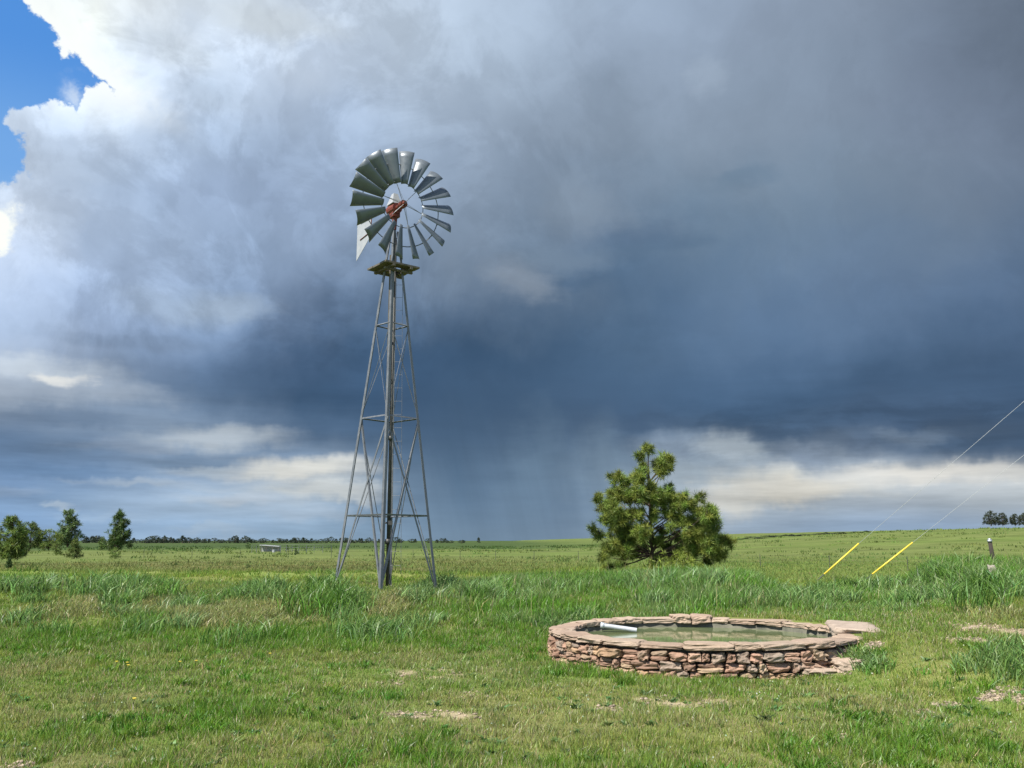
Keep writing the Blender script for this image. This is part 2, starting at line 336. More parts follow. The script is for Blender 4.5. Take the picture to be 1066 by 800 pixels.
def cover(x, y):
    """colour, dirt mask"""
    n1 = fbm(x * .55, y * .55, 41); n2 = fbm(x * 2.3, y * 2.3, 51, 3)
    r = np.hypot(x, y)
    t = sstep(.42, .60, n1 * .65 + n2 * .35)
    c = lerp(np.tile(LUSH * .6 + OLIVE * .4, (len(x), 1)), np.tile(OLIVE, (len(x), 1)), t)
    c = lerp(c, np.tile(LUSH, (len(x), 1)), spotmask(LUSHS, x, y, 61) * .9)
    dry = spotmask(DRY, x, y, 71) * (.35 + .9 * n2)
    c = lerp(c, np.tile(STRAW * .75 + OLIVE * .25, (len(x), 1)), np.clip(dry, 0, .85))
    # field beyond the berm: long bands
    f = sstep(24, 40, y)
    b1 = fbm(x * .012 + 5, y * .05, 81); b2 = fbm(x * .15, y * .4, 91, 3)
    fc = lerp(np.tile(FIELD, (len(x), 1)), np.tile(FIELD * .8 + LUSH * .2, (len(x), 1)), sstep(.4, .65, b1 * .7 + b2 * .3))
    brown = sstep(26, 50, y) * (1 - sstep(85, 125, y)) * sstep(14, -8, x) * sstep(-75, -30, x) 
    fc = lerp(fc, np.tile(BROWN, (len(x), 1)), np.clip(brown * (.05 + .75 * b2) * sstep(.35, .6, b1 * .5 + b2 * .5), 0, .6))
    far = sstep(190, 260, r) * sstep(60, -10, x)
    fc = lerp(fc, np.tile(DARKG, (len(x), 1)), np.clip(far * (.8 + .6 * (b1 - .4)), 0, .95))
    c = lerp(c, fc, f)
    d = np.clip(spotmask(DIRTS, x, y, 101) * sstep(.40, .60, fbm(x * 4.5, y * 7., 103, 4) + .16 * (spotmask(DIRTS, x, y, 101) > .95)) * 1.1, 0, .88)
    return c, d

# polar sheet, fine in front of the camera
rs = np.concatenate(([0, .8, 1.8], np.geomspace(3, 40, 190), np.geomspace(41, 600, 130), np.geomspace(640, 9000, 24)))
az = np.concatenate((np.linspace(-45, 45, 421), np.linspace(48, 312, 89)))
A2 = np.radians(az); nA = len(A2)
RR, AA = np.meshgrid(rs, A2, indexing='ij'); X, Y = (RR * np.sin(AA)).ravel(), (RR * np.cos(AA)).ravel()
Zg = height(X, Y)
inside = ((X - TC[0]) / (TRX - .2)) ** 2 + ((Y - TC[1]) / (TRY - .2)) ** 2 < 1
Zg = np.where(inside, -.35, Zg)
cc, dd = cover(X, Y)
ii, jj = np.meshgrid(np.arange(len(rs) - 1), np.arange(nA), indexing='ij'); j2 = (jj + 1) % nA
q = np.stack((ii * nA + jj, (ii + 1) * nA + jj, (ii + 1) * nA + j2, ii * nA + j2), -1).reshape(-1, 4)[:, ::-1]
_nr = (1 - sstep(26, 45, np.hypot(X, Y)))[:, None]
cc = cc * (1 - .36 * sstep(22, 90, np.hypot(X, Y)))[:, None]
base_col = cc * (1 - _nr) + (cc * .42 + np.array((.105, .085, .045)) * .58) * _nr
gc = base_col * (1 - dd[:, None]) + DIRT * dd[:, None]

def new_mat(name):
    m = bpy.data.materials.new(name); m.use_nodes = True; m.node_tree.nodes.clear()
    return m, G(m.node_tree)
def out(m, sh):
    o = m.node_tree.nodes.new('ShaderNodeOutputMaterial'); m.node_tree.links.new(sh, o.inputs[0])
def principled(gg, **kw):
    n = gg.nt.nodes.new('ShaderNodeBsdfPrincipled')
    for k, v in kw.items(): gg.put(n.inputs[k.replace('_', ' ')], (*v, 1) if isinstance(v, tuple) and len(v) == 3 else v)
    return n
def attr(gg, name='col'):
    n = gg.nt.nodes.new('ShaderNodeAttribute'); n.attribute_name = name; return n.outputs['Color']
def objco(gg):
    return gg.nt.nodes.new('ShaderNodeTexCoord').outputs['Object']
def bump(gg, h, strength, dist):
    n = gg.nt.nodes.new('ShaderNodeBump'); n.inputs['Strength'].default_value = strength; n.inputs['Distance'].default_value = dist
    gg.put(n.inputs['Height'], h); return n.outputs[0]
def scalec(gg, c, f):
    n = gg.nt.nodes.new('ShaderNodeVectorMath'); n.operation = 'SCALE'; gg.put(n.inputs[0], c); gg.put(n.inputs[3], f); return n.outputs[0]

m_ground, gg = new_mat('ground_cover'); oc = objco(gg)
sx, sy, sz = gg.sep(oc)
n_f = gg.noise(oc, 9., 5, .65); n_m = gg.noise(gg.xyz(gg.mul(sx, .35), gg.mul(sy, .9), sz), .5, 5, .65)
n_s = gg.noise(gg.xyz(gg.mul(sx, .05), gg.mul(sy, .16), 0.), 1., 5, .65)
k_ = gg.mul(gg.mul(gg.add(.72, gg.mul(n_f, .56)), gg.add(.6, gg.mul(n_m, .8))), gg.add(.22, gg.mul(n_s, 1.55)))
pc = scalec(gg, attr(gg), k_)
pr = principled(gg, Base_Color=pc, Roughness=.95, Normal=bump(gg, n_f, .6, .04)); pr.inputs['Specular IOR Level'].default_value = .1
out(m_ground, pr.outputs[0])
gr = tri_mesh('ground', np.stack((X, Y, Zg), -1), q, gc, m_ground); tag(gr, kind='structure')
gr.data.polygons.foreach_set('use_smooth', [True] * len(gr.data.polygons))

# ------------------------------------------------------------------ grass
def leaf_mat(name, trans=.35, rough=.6, spec=.25):
    m, gg = new_mat(name); c = attr(gg)
    a = principled(gg, Base_Color=c, Roughness=rough); a.inputs['Specular IOR Level'].default_value = spec
    t = gg.nt.nodes.new('ShaderNodeBsdfTranslucent'); gg.put(t.inputs[0], c)
    mx = gg.nt.nodes.new('ShaderNodeMixShader'); mx.inputs[0].default_value = trans
    gg.nt.links.new(a.outputs[0], mx.inputs[1]); gg.nt.links.new(t.outputs[0], mx.inputs[2]); out(m, mx.outputs[0]); return m
m_grass = leaf_mat('grass_blade', .38, .42, .5)
m_field = leaf_mat('field_grass_blade', .3, .8, .05)
m_needle = leaf_mat('pine_needle', .2, .5, .3)

def blades(x, y, h, wd, col, bend, segs=2, zoff=-.015, heads=None):
    n = len(x); z = height(x, y) + zoff
    a = rng.uniform(0, 2 * np.pi, n); la = rng.normal(.3, 2.2, n)          # wind leans them a little to the right
    px_, py_ = np.cos(a) * wd / 2, np.sin(a) * wd / 2
    bx_, by_ = np.cos(la) * bend * h, np.sin(la) * bend * h * .8
    lv = [(0, 0., 1.), (1, 0, 0)] if segs == 1 else [(0, 0, .8), (.55, .3, 1.), (1, 1, 0)]
    V = []; 
    for t, b, ww in lv:
        zz = z + h * t * (1 - .25 * b * np.minimum(bend, 1)); X_, Y_ = x + bx_ * b * (1 if segs > 1 else 0) + (bx_ if segs == 1 and t == 1 else 0), y + by_ * b * (1 if segs > 1 else 0) + (by_ if segs == 1 and t == 1 else 0)
        if ww > 0:
            V.append(np.stack((X_ - px_ * ww, Y_ - py_ * ww, zz), -1)); V.append(np.stack((X_ + px_ * ww, Y_ + py_ * ww, zz), -1))
        else: V.append(np.stack((X_, Y_, zz), -1))
    k = len(V); V = np.stack(V, 1).reshape(-1, 3); b0 = (np.arange(n) * k)[:, None]
    if segs == 1: T = b0 + np.array([[0, 1, 2]])
    else: T = np.concatenate((b0 + [[0, 1, 3]], b0 + [[0, 3, 2]], b0 + [[2, 3, 4]]))
    return V, T, np.repeat(col, k, 0)
def merge(lst):
    V, T, C_, o = [], [], [], 0
    for v, t, c in lst: V.append(v); T.append(t + o); C_.append(c); o += len(v)
    return np.concatenate(V), np.concatenate(T), np.concatenate(C_)
def in_tank(x, y, pad=0.): return ((x - TC[0]) / (TRX + pad)) ** 2 + ((y - TC[1]) / (TRY + pad)) ** 2 < 1
def on_slab(x, y): return (np.abs(x - 4.80) < .26) & (np.abs(y - 12.5) < .7)
def fan(n, r0, r1, deg, p=1.):
    r = r0 + (r1 - r0) * rng.random(n) ** p; a = np.radians(rng.uniform(-deg, deg, n)); return r * np.sin(a), r * np.cos(a)
def tallmask(x, y):
    n = fbm(x * .8, y * .8, 111, 3); n2 = fbm(x * 2.1, y * 2.1, 121, 2)
    edge = 15.2 - 1.2 * sstep(-1, 1, x) * sstep(6, 4, x) + 1.6 * (fbm(x * .45, 3.3 + 0 * x, 131, 2) - .5) * sstep(1., -2., x)
    m = sstep(0, 1.2, y - edge)
    patch = sstep(.42, .58, n * .6 + n2 * .4)
    left = sstep(0., -1.6, x)
    m = m * ((1 - left) + left * patch)
    dry = spotmask(DRY, x, y, 71)
    m = m * (1 - .9 * np.clip(dry * left * 1.3, 0, 1))
    return m
def jitter(c, s=.18):
    n = len(c); v = 1 + rng.normal(0, s * 1.7, n); hue = rng.normal(0, .10, n)
    c = c * np.clip(v, .35, 2.0)[:, None]; c[:, 0] *= np.clip(1 + hue * 1.2, .5, 1.6); return np.clip(c, .005, .8)

# short lawn
x, y = fan(1150000, 4.6, 25, 41)
keep = ~in_tank(x, y, -.02) & ~on_slab(x, y); x, y = x[keep], y[keep]
c, d = cover(x, y)
keep = rng.random(len(x)) > d * .93; x, y, c, d = x[keep], y[keep], c[keep], d[keep]
r = np.hypot(x, y); lush = spotmask(LUSHS, x, y, 61)
cl = fbm(x * 5.5, y * 5.5, 141, 2)
h = (.034 + .040 * sstep(.35, .75, cl) + .055 * lush * (.3 + cl)) * rng.uniform(.6, 1.35, len(x)) * (1 + .35 * sstep(9, 16, r))
h *= 1 - .4 * d
dead = rng.random(len(x)) < .10 + .14 * (1 - lush) * sstep(.4, .6, fbm(x * 1.1, y * 1.1, 151, 3))
cj = jitter(c); cj[dead] = jitter(np.tile(STRAW, (dead.sum(), 1)), .2)
yy = rng.random(len(x)) < .12; cj[yy & ~dead] = jitter(np.tile(YEL, ((yy & ~dead).sum(), 1)))
V1 = blades(x, y, h, (.0042 + .0006 * r) * rng.uniform(.7, 1.4, len(x)), cj, rng.uniform(.1, .9, len(x)), 1)
o = tri_mesh('short_grass', *V1, m_grass)
tag(o, 'short patchy green lawn grass covering the foreground', 'grass', kind='stuff')

# tufts in the lawn: darker bunches with longer blades
def clumps(cx, cy, nb, rad, hh, colr, wbase):
    n = len(cx); k = np.repeat(np.arange(n), nb)
    a = rng.uniform(0, 2 * np.pi, len(k)); rr = rad[k] * np.sqrt(rng.random(len(k)))
    x = cx[k] + np.cos(a) * rr; y = cy[k] + np.sin(a) * rr
    ok = ~in_tank(x, y, .02) & ~on_slab(x, y)
    k, x, y = k[ok], x[ok], y[ok]
    h = hh[k] * rng.uniform(.55, 1.15, len(k)); r = np.hypot(x, y)
    return x, y, h, colr[k], (wbase + .0007 * r) * rng.uniform(.7, 1.3, len(k))
n = 5200; cx, cy = fan(n, 5, 16.5, 40)
lm = spotmask(LUSHS, cx, cy, 61) + .25 * sstep(.5, .65, fbm(cx * .6, cy * .6, 161)); dm = spotmask(DIRTS, cx, cy, 101)
ok = (rng.random(n) < lm) & (dm < .3); cx, cy = cx[ok], cy[ok]; n = len(cx)
tc_ = jitter(np.tile(LUSH * .75 + OLIVE * .1, (n, 1)), .08)
x, y, h, c, wd = clumps(cx, cy, 42, rng.uniform(.04, .16, n), rng.uniform(.06, .15, n), tc_, .003)
L2 = blades(x, y, h, wd, jitter(c, .14), rng.uniform(.2, .9, len(x)), 2)
o = tri_mesh('grass_tufts', *L2, m_grass)
tag(o, 'dark green leafy grass tufts scattered through the short lawn', 'grass', kind='stuff')

# tall prairie grass on the berm and bank
lst = []
n = 420000; x = rng.uniform(-19, 20, n); y = 13.2 + 13 * rng.random(n) ** 1.25
m = tallmask(x, y)
bankr = sstep(4.2, 5.2, x - .35 * (14.2 - y)) * sstep(13.0, 13.9, y); m = np.maximum(m * .95, .8 * bankr)
m = m * (1 - .75 * spotmask(DIRTS, x, y, 101)) * (1 - .8 * sstep(22.5, 26, y))
ok = (rng.random(n) < m) & ~in_tank(x, y, .1) & ~on_slab(x, y); x, y, m = x[ok], y[ok], m[ok]; n = len(x)
cl = fbm(x * 1.4, y * 1.4, 171, 3)
lf = sstep(0., -1.8, x)
h = (.12 - .03 * lf + .23 * sstep(.38, .65, cl) * (1 - .45 * lf)) * (.6 + .45 * m) * rng.uniform(.6, 1.2, n)
h *= np.where(np.hypot(x + 2.6, y - 20.2) < 1.7, .62, 1)      # thinner round the tower feet
h *= 1 - .55 * sstep(15.6, 14.2, y)
h *= 1 - .45 * sstep(4.9, 6.2, x * 19 / np.maximum(y, 19)) * sstep(9.2, 8.2, x * 19 / np.maximum(y, 19))
colr = lerp(np.tile(LUSH * 1.05, (n, 1)), np.tile(BLUEG, (n, 1)), sstep(.35, .6, fbm(x * .9, y * .9, 181, 3)) * .9)
colr = lerp(colr, np.tile(OLIVE * 1.0, (n, 1)), lf * sstep(.35, .55, fbm(x * 1.2, y * 1.2, 187, 3)) * .95)
colr = lerp(colr, np.tile(STRAW * .9, (n, 1)), (rng.random(n) < .09).astype(float) * .8)
lst.append(blades(x, y, h, rng.uniform(.006, .011, n), jitter(colr, .24), rng.uniform(.15, .8, n), 2))
# taller leafy clumps
n = 2200; cx = rng.uniform(-17, 18, n); cy = rng.uniform(14.8, 22, n)
tm = tallmask(cx, cy) * sstep(.45, .6, fbm(cx * .9 + 3, cy * .9, 191, 3)) * np.where(cx > -.5, .35, 1.) + .0
ok = (rng.random(n) < tm) & ~in_tank(cx, cy, .4) & (np.hypot(cx + 2.9, cy - 19.6) > 1.3); cx, cy = cx[ok], cy[ok]
LC = [(105, 600, .36), (90, 606, .38), (118, 604, .34), (330, 612, .42), (342, 606, .42), (322, 622, .38), (205, 622, .3), (30, 604, .3), (350, 618, .36), (290, 612, .3), (270, 655, .34), (285, 600, .28), (365, 650, .3), (400, 655, .3), (390, 648, .3),
      (170, 600, .26), (1010, 598, .32), (1030, 606, .36), (1000, 612, .32), (1050, 600, .36), (1062, 610, .36), (985, 600, .25), (1020, 622, .35), (240, 660, .28), (20, 645, .24), (50, 650, .26), (150, 655, .24), (190, 650, .24), (430, 640, .26), (1058, 690, .22), (1064, 700, .22), (1050, 680, .2), (1015, 690, .14), (905, 690, .12), (890, 684, .13), (915, 694, .1)]
hx, hy, hh = [], [], []
for px, py, q_ in LC:
    p = hit(px, py + 14 if q_ > .25 else py + 4); hx.append(p.x); hy.append(p.y); hh.append(q_)
cx = np.concatenate((cx, hx)); cy = np.concatenate((cy, hy)); hh = np.concatenate((rng.uniform(.16, .50, len(cx) - len(hh)), np.array(hh) * 1.5)); n = len(cx)
cc_ = lerp(np.tile(BLUEG * 1.05 + .035, (n, 1)), np.tile(LUSH * .8, (n, 1)), rng.random(n) * .9)
x, y, h, c, wd = clumps(cx, cy, 150, .06 + hh * .85 * rng.uniform(.7, 1.2, n), hh, cc_, .003)
lst.append(blades(x, y, h, wd * 1.0, jitter(c, .22), rng.uniform(.25, 1.0, len(x)), 2))
o = tri_mesh('tall_grass', *merge(lst), m_grass)
tag(o, 'tall blue green prairie grass along the bank behind the tank', 'grass', kind='stuff')

# dry straw-coloured grass in the dry spots
lst = []
for cx0, cy0, rx, ry, wt in DRY:
    if wt < .1 or cy0 < 13: continue
    n = int(5200 * wt * min(2.5, rx * ry) + 260 * wt); a = rng.uniform(0, 2 * np.pi, n); q_ = np.sqrt(rng.random(n)) * 1.1
    x = cx0 + np.cos(a) * q_ * rx; y = cy0 + np.sin(a) * q_ * ry
    ok = ~in_tank(x, y, .1); x, y = x[ok], y[ok]; n = len(x)
    c = lerp(np.tile(STRAW, (n, 1)), np.tile(OLIVE, (n, 1)), rng.random(n) ** .6)
    lst.append(blades(x, y, rng.uniform(.06, .24, n) * (.6 + .5 * wt), rng.uniform(.007, .014, n), jitter(c, .2), rng.uniform(.2, 1., n), 2))
# seed stalks standing above the tall grass
n = 1500; x = rng.uniform(-18, 19, n); y = rng.uniform(15, 23, n); ok = (tallmask(x, y) > .3) & ~in_tank(x, y, .4) & (fbm(x * .6, y * .6, 5, 2) > .5); x, y = x[ok], y[ok]; n = len(x)
c = jitter(np.tile(STRAW * .7 + BLUEG * .3, (n, 1)), .2)
lst.append(blades(x, y, rng.uniform(.35, .68, n), rng.uniform(.006, .010, n), c, rng.uniform(.05, .4, n), 2))
o = tri_mesh('dry_grass', *merge(lst), m_grass)
tag(o, 'dry straw coloured grass and seed stalks between green clumps', 'grass', kind='stuff')

# field beyond
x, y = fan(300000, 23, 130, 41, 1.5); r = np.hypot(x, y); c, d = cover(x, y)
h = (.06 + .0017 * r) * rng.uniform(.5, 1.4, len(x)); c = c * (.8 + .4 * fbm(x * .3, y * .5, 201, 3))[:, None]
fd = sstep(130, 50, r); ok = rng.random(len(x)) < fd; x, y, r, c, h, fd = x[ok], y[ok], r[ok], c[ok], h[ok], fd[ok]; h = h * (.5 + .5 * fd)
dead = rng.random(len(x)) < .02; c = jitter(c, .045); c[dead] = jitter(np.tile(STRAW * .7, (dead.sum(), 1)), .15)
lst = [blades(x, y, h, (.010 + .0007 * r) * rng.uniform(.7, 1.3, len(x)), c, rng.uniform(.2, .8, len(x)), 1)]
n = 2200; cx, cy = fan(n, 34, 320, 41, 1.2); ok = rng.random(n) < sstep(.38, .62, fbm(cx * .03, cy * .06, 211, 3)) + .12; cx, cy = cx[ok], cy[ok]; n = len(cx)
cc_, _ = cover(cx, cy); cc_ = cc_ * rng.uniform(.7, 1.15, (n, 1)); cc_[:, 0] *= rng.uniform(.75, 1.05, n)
k = np.repeat(np.arange(n), 14); rr_ = np.hypot(cx, cy)[k]; x = cx[k] + rng.normal(0, 1, len(k)) * (.15 + .0035 * rr_); y = cy[k] + rng.normal(0, 1, len(k)) * .25
lst.append(blades(x, y, rng.uniform(.15, .5, len(k)) * (.6 + .002 * rr_), .03 + .0012 * rr_, cc_[k], rng.uniform(.2, 1., len(k)), 1))
o = tri_mesh('field_grass', *merge(lst), m_field)
tag(o, 'olive prairie grass covering the open field beyond the bank', 'grass', kind='stuff')

# ------------------------------------------------------------------ mesh primitives
def tube(bm, p0, p1, r0, r1=None, n=8, cap=True):
    r1 = r0 if r1 is None else r1; p0, p1 = Vector(p0), Vector(p1); d = p1 - p0
    q_ = d.to_track_quat('Z', 'Y').to_matrix(); a, b = [], []
    for k in range(n):
        t = 2 * math.pi * k / n; v = q_ @ Vector((math.cos(t), math.sin(t), 0))
        a.append(bm.verts.new(p0 + v * r0)); b.append(bm.verts.new(p1 + v * r1))
    for k in range(n): bm.faces.new((a[k], a[(k + 1) % n], b[(k + 1) % n], b[k]))
    if cap: bm.faces.new(a[::-1]); bm.faces.new(b)
def path_tube(bm, pts, rads, n=6):
    rings = []
    for i, p in enumerate(pts):
        d = (pts[min(i + 1, len(pts) - 1)] - pts[max(i - 1, 0)]).normalized(); q_ = d.to_track_quat('Z', 'Y').to_matrix()
        rings.append([bm.verts.new(p + q_ @ Vector((math.cos(2 * math.pi * k / n), math.sin(2 * math.pi * k / n), 0)) * rads[i]) for k in range(n)])
    for a, b in zip(rings, rings[1:]):
        for k in range(n): bm.faces.new((a[k], a[(k + 1) % n], b[(k + 1) % n], b[k]))
    bm.faces.new(rings[0][::-1]); bm.faces.new(rings[-1])
def angle_iron(bm, p0, p1, w_, t, out_dir):
    """L section bar between two points; out_dir points away from the tower axis"""
    p0, p1 = Vector(p0), Vector(p1); d = (p1 - p0).normalized(); o_ = Vector(out_dir); o_ = (o_ - d * o_.dot(d)).normalized(); s_ = d.cross(o_)
    a = (-o_ + s_).normalized(); b = (-o_ - s_).normalized()
    prof = [Vector((0, 0, 0)), a * w_, a * w_ + b * t, a * t + b * t, b * w_ + a * t, b * w_]
    A = [bm.verts.new(p0 + v) for v in prof]; B = [bm.verts.new(p1 + v) for v in prof]
    for k in range(6): bm.faces.new((A[k], A[(k + 1) % 6], B[(k + 1) % 6], B[k]))
    for F in (A, B): bm.faces.new((F[0], F[1], F[2], F[3])); bm.faces.new((F[0], F[3], F[4], F[5]))
def box(bm, c, s, M=None):
    r_ = bmesh.ops.create_cube(bm, size=1); M = M or Matrix.Identity(3)
    for v in r_['verts']: v.co = Vector(c) + M @ Vector((v.co.x * s[0], v.co.y * s[1], v.co.z * s[2]))
    return r_['verts']

# ------------------------------------------------------------------ materials for built things
def metal(name, c, rough=.45, met=.85, var=.25, sc=6.):
    m, gg = new_mat(name); n = gg.noise(objco(gg), sc, 5, .65)
    cr = gg.ramp(n, [(.3, tuple(v * (1 - var) for v in c)), (.7, tuple(min(1, v * (1 + var)) for v in c))])
    p = principled(gg, Base_Color=cr, Roughness=gg.rng(n, .3, .7, rough - .1, rough + .12), Metallic=met); out(m, p.outputs[0]); return m
m_galv = metal('galvanised_steel', (.42, .44, .46), .42, .6)
m_leg = metal('weathered_angle_steel', (.14, .15, .16), .5, .3)
m_blade = metal('galvanised_sheet', (.125, .145, .165), .42, .25, .12, 3.)
m_vane = metal('pale_painted_sheet', (.36, .37, .385), .5, .1, .06)
m_red = metal('faded_red_paint', (.15, .030, .016), .6, .1, .35, 14.)
m_dark = metal('dark_pipe_steel', (.07, .07, .065), .6, .4, .3)
m_wood, gg = new_mat('weathered_timber'); oc = objco(gg); a_, b_, c_ = gg.sep(oc)
nn = gg.noise(gg.xyz(gg.mul(a_, 30.), gg.mul(b_, 30.), gg.mul(c_, 3.)), 1., 5, .6)
pr = principled(gg, Base_Color=gg.ramp(nn, [(.3, (.07, .062, .048)), (.7, (.15, .13, .10))]), Roughness=.85, Normal=bump(gg, nn, .4, .01)); out(m_wood, pr.outputs[0])
m_yel = metal('yellow_plastic', (.78, .56, .06), .5, 0, .06)
m_wire = metal('dull_wire', (.38, .39, .40), .7, 0, .05)
m_bark, gg = new_mat('pine_bark'); oc = objco(gg); nn = gg.noise(oc, 14., 5, .65)
pr = principled(gg, Base_Color=gg.ramp(nn, [(.35, (.035, .025, .02)), (.7, (.15, .095, .06))]), Roughness=.95, Normal=bump(gg, nn, .7, .03)); out(m_bark, pr.outputs[0])

# ------------------------------------------------------------------ windmill
MX, MY = -3.0, 21.0; MZ = h1(MX, MY)
mill = empty('windmill', (MX, MY, MZ)); tag(mill, 'tall galvanised farm windmill on a four legged lattice tower', 'windmill')
TH = R(3); HD0, HD1, ZP = 1.22, .25, 8.3 - MZ
def halfd(z): return HD0 + (HD1 - HD0) * z / ZP
def corner(k, z, inset=0.):
    a = -math.pi / 2 + k * math.pi / 2 + TH - 0.0; hdd = halfd(z) - inset
    return Vector((math.cos(a) * hdd, math.sin(a) * hdd, z))
ZT = 9.35 - MZ
for k in range(4):
    bm = bmesh.new(); p0, p1 = corner(k, -.25), corner(k, ZT); angle_iron(bm, p0, p1, .072, .008, (p0.x, p0.y, 0)); bm_obj('tower_leg', bm, m_leg, mill)
GZ = [2.17 - MZ, 4.56 - MZ, 6.9 - MZ]
for z in GZ:
    for k in range(4):
        bm = bmesh.new(); a, b = corner(k, z, .02), corner((k + 1) % 4, z, .02); angle_iron(bm, a, b, .038, .006, (a + b) / 2 + Vector((0, 0, -3))); bm_obj('cross_girt', bm, m_leg, mill)
for k in range(4):
    near = k in (0, 3)
    for s_ in (0, 1):
        i0, i1 = (k, (k + 1) % 4) if s_ == 0 else ((k + 1) % 4, k)
        a, b = corner(i0, .02, .012 + .022 * s_), corner(i1, GZ[1] - .05, .012 + .022 * s_)
        bm = bmesh.new()
        if near: angle_iron(bm, a, b, .044, .006, (a + b) / 2)
        else: tube(bm, a, b, .011, n=6)
        bm_obj('diagonal_brace', bm, m_leg, mill)
        a, b = corner(i0, GZ[1], .012), corner(i1, GZ[2] - .04, .02)
        bm = bmesh.new(); tube(bm, a, b, .007, n=6); bm_obj('diagonal_brace', bm, m_leg, mill)
# drop pipe, pump rod with timber section, ladder
bm = bmesh.new(); tube(bm, (.03, .05, -.2), (.03, .05, ZP + .9), .036, n=12); tube(bm, (.03, .05, 1.0), (.03, .05, 1.12), .07, n=12); tube(bm, (.03, .05, 3.5), (.03, .05, 3.6), .06, n=12); bm_obj('drop_pipe', bm, m_dark, mill, True)
bm = bmesh.new(); box(bm, (-.07, -.02, 3.9), (.055, .055, 8.6)); bmesh.ops.bevel(bm, geom=bm.edges[:], offset=.006, segments=1); bm_obj('pump_rod', bm, m_wood, mill)
bm = bmesh.new()
for s_ in (-.0, .26):
    tube(bm, (.10 + s_, .02, .3), (.08 + s_ * .6, .02, ZP - .15), .005, n=6)
z = .5
while z < ZP - .3:
    f = z / ZP; tube(bm, (.10 - .02 * f, .02, z), (.36 - .12 * f, .02, z), .004, n=6); z += .33
bm_obj('ladder', bm, m_leg, mill)
bm = bmesh.new(); box(bm, (.1, -.12, 1.5), (.1, .05, .1)); tube(bm, (-.05, -.1, 1.5), (.14, -.1, 1.5), .02); bm_obj('pump_clamp', bm, m_dark, mill)
# platform: timber deck with a hole for the mast
pf = empty('platform', (0, 0, ZP)); pf.parent = mill; pf.rotation_euler = (0, 0, R(38))
bm = bmesh.new()
for sx_, sy_, lx, ly in ((0, -.33, .98, .27), (0, .33, .98, .27), (-.345, 0, .27, .38), (.345, 0, .27, .38)):
    box(bm, (sx_, sy_, .07), (lx, ly, .045))
bmesh.ops.bevel(bm, geom=bm.edges[:], offset=.008, segments=1); bm_obj('deck_board', bm, m_wood, pf)
bm = bmesh.new()
for s_ in (-.25, .25): box(bm, (s_, 0, .015), (.07, .95, .06)); 
box(bm, (0, -.25, -.04), (.8, .06, .05)); box(bm, (0, .25, -.04), (.8, .06, .05)); bm_obj('joist', bm, m_wood, pf)
# head
HZ = 9.95 - MZ; AX = Vector((math.sin(R(36)), -math.cos(R(36)), 0)); SD = AX.cross(Vector((0, 0, 1))).normalized()
MB = Matrix((SD, AX, Vector((0, 0, 1)))).transposed()      # local x=side, y=forward, z=up
gb = empty('gearbox', (0, 0, HZ)); gb.parent = mill; gb.rotation_euler = MB.to_euler()
bm = bmesh.new(); tube(bm, (0, -.20, 0), (0, .14, .0), .155, .135, 16); tube(bm, (0, .14, 0), (0, .40, .0), .06, .05, 12); box(bm, (0, -.03, -.14), (.2, .26, .16)); tube(bm, (0, 0, -.2), (0, 0, -.55), .07, .05, 10)
tube(bm, (0, -.2, 0), (0, -.27, 0), .155, .08, 16)
bmesh.ops.bevel(bm, geom=[e for e in bm.edges if e.calc_length() > .1], offset=.008, segments=1)
bm_obj('case', bm, m_red, gb, False)
bm = bmesh.new()                                            # pointed galvanised bonnet over the gears
base = [(-.13, -.22), (.13, -.22), (.13, .12), (-.13, .12)]; b_v = [bm.verts.new((x_, y_, .13)) for x_, y_ in base]; t_v = [bm.verts.new((x_ * .45, -.03 + (y_ + .05) * .35, .42)) for x_, y_ in base]
for k in range(4): bm.faces.new((b_v[k], b_v[(k + 1) % 4], t_v[(k + 1) % 4], t_v[k]))
bm.faces.new(t_v); bm.faces.new(b_v[::-1]); bm_obj('bonnet', bm, m_vane, gb)
bm = bmesh.new(); tube(bm, (0, 0, -.55), (0, 0, -.75), .035, n=10); bm_obj('furl_lever', bm, m_dark, gb)
wheel = empty('wheel', AX * .42 + Vector((0, 0, HZ))); wheel.parent = mill; wheel.rotation_euler = MB.to_euler()
RW = 1.43
def circ(bm, r_, y_, rad, n=54):
    vs = []
    for k in range(n):
        t = 2 * math.pi * k / n; u = Vector((math.cos(t), 0, math.sin(t))); vs.append([bm.verts.new(u * (r_ + rad * math.cos(s_)) + Vector((0, y_ + rad * math.sin(s_), 0))) for s_ in [i * math.pi / 2 for i in range(4)]])
    for k in range(n):
        a, b = vs[k], vs[(k + 1) % n]
        for i in range(4): bm.faces.new((a[i], a[(i + 1) % 4], b[(i + 1) % 4], b[i]))
bm = bmesh.new(); circ(bm, .60, -.03, .012); circ(bm, 1.08, -.07, .013); bm_obj('rim_ring', bm, m_leg, wheel)
bm = bmesh.new()
for k in range(6):
    t = 2 * math.pi * k / 6 + .2; u = Vector((math.cos(t), 0, math.sin(t)))
    tube(bm, u * .05 + Vector((0, .02, 0)), u * 1.08 + Vector((0, -.07, 0)), .008, n=5)
    tube(bm, u * .05 + Vector((0, .10, 0)), u * .56 + Vector((0, -.03, 0)), .005, n=5)
bm_obj('spoke', bm, m_leg, wheel)
bm = bmesh.new(); tube(bm, (0, -.06, 0), (0, .06, 0), .10, n=18); tube(bm, (0, .06, 0), (0, .13, 0), .06, .045, n=14); bm_obj('hub', bm, m_red, wheel)
bm = bmesh.new(); tube(bm, (0, .132, 0), (0, .137, 0), .028, n=12); bm_obj('hub_cap', bm, m_dark, wheel)
PT = R(33)
me_b = None
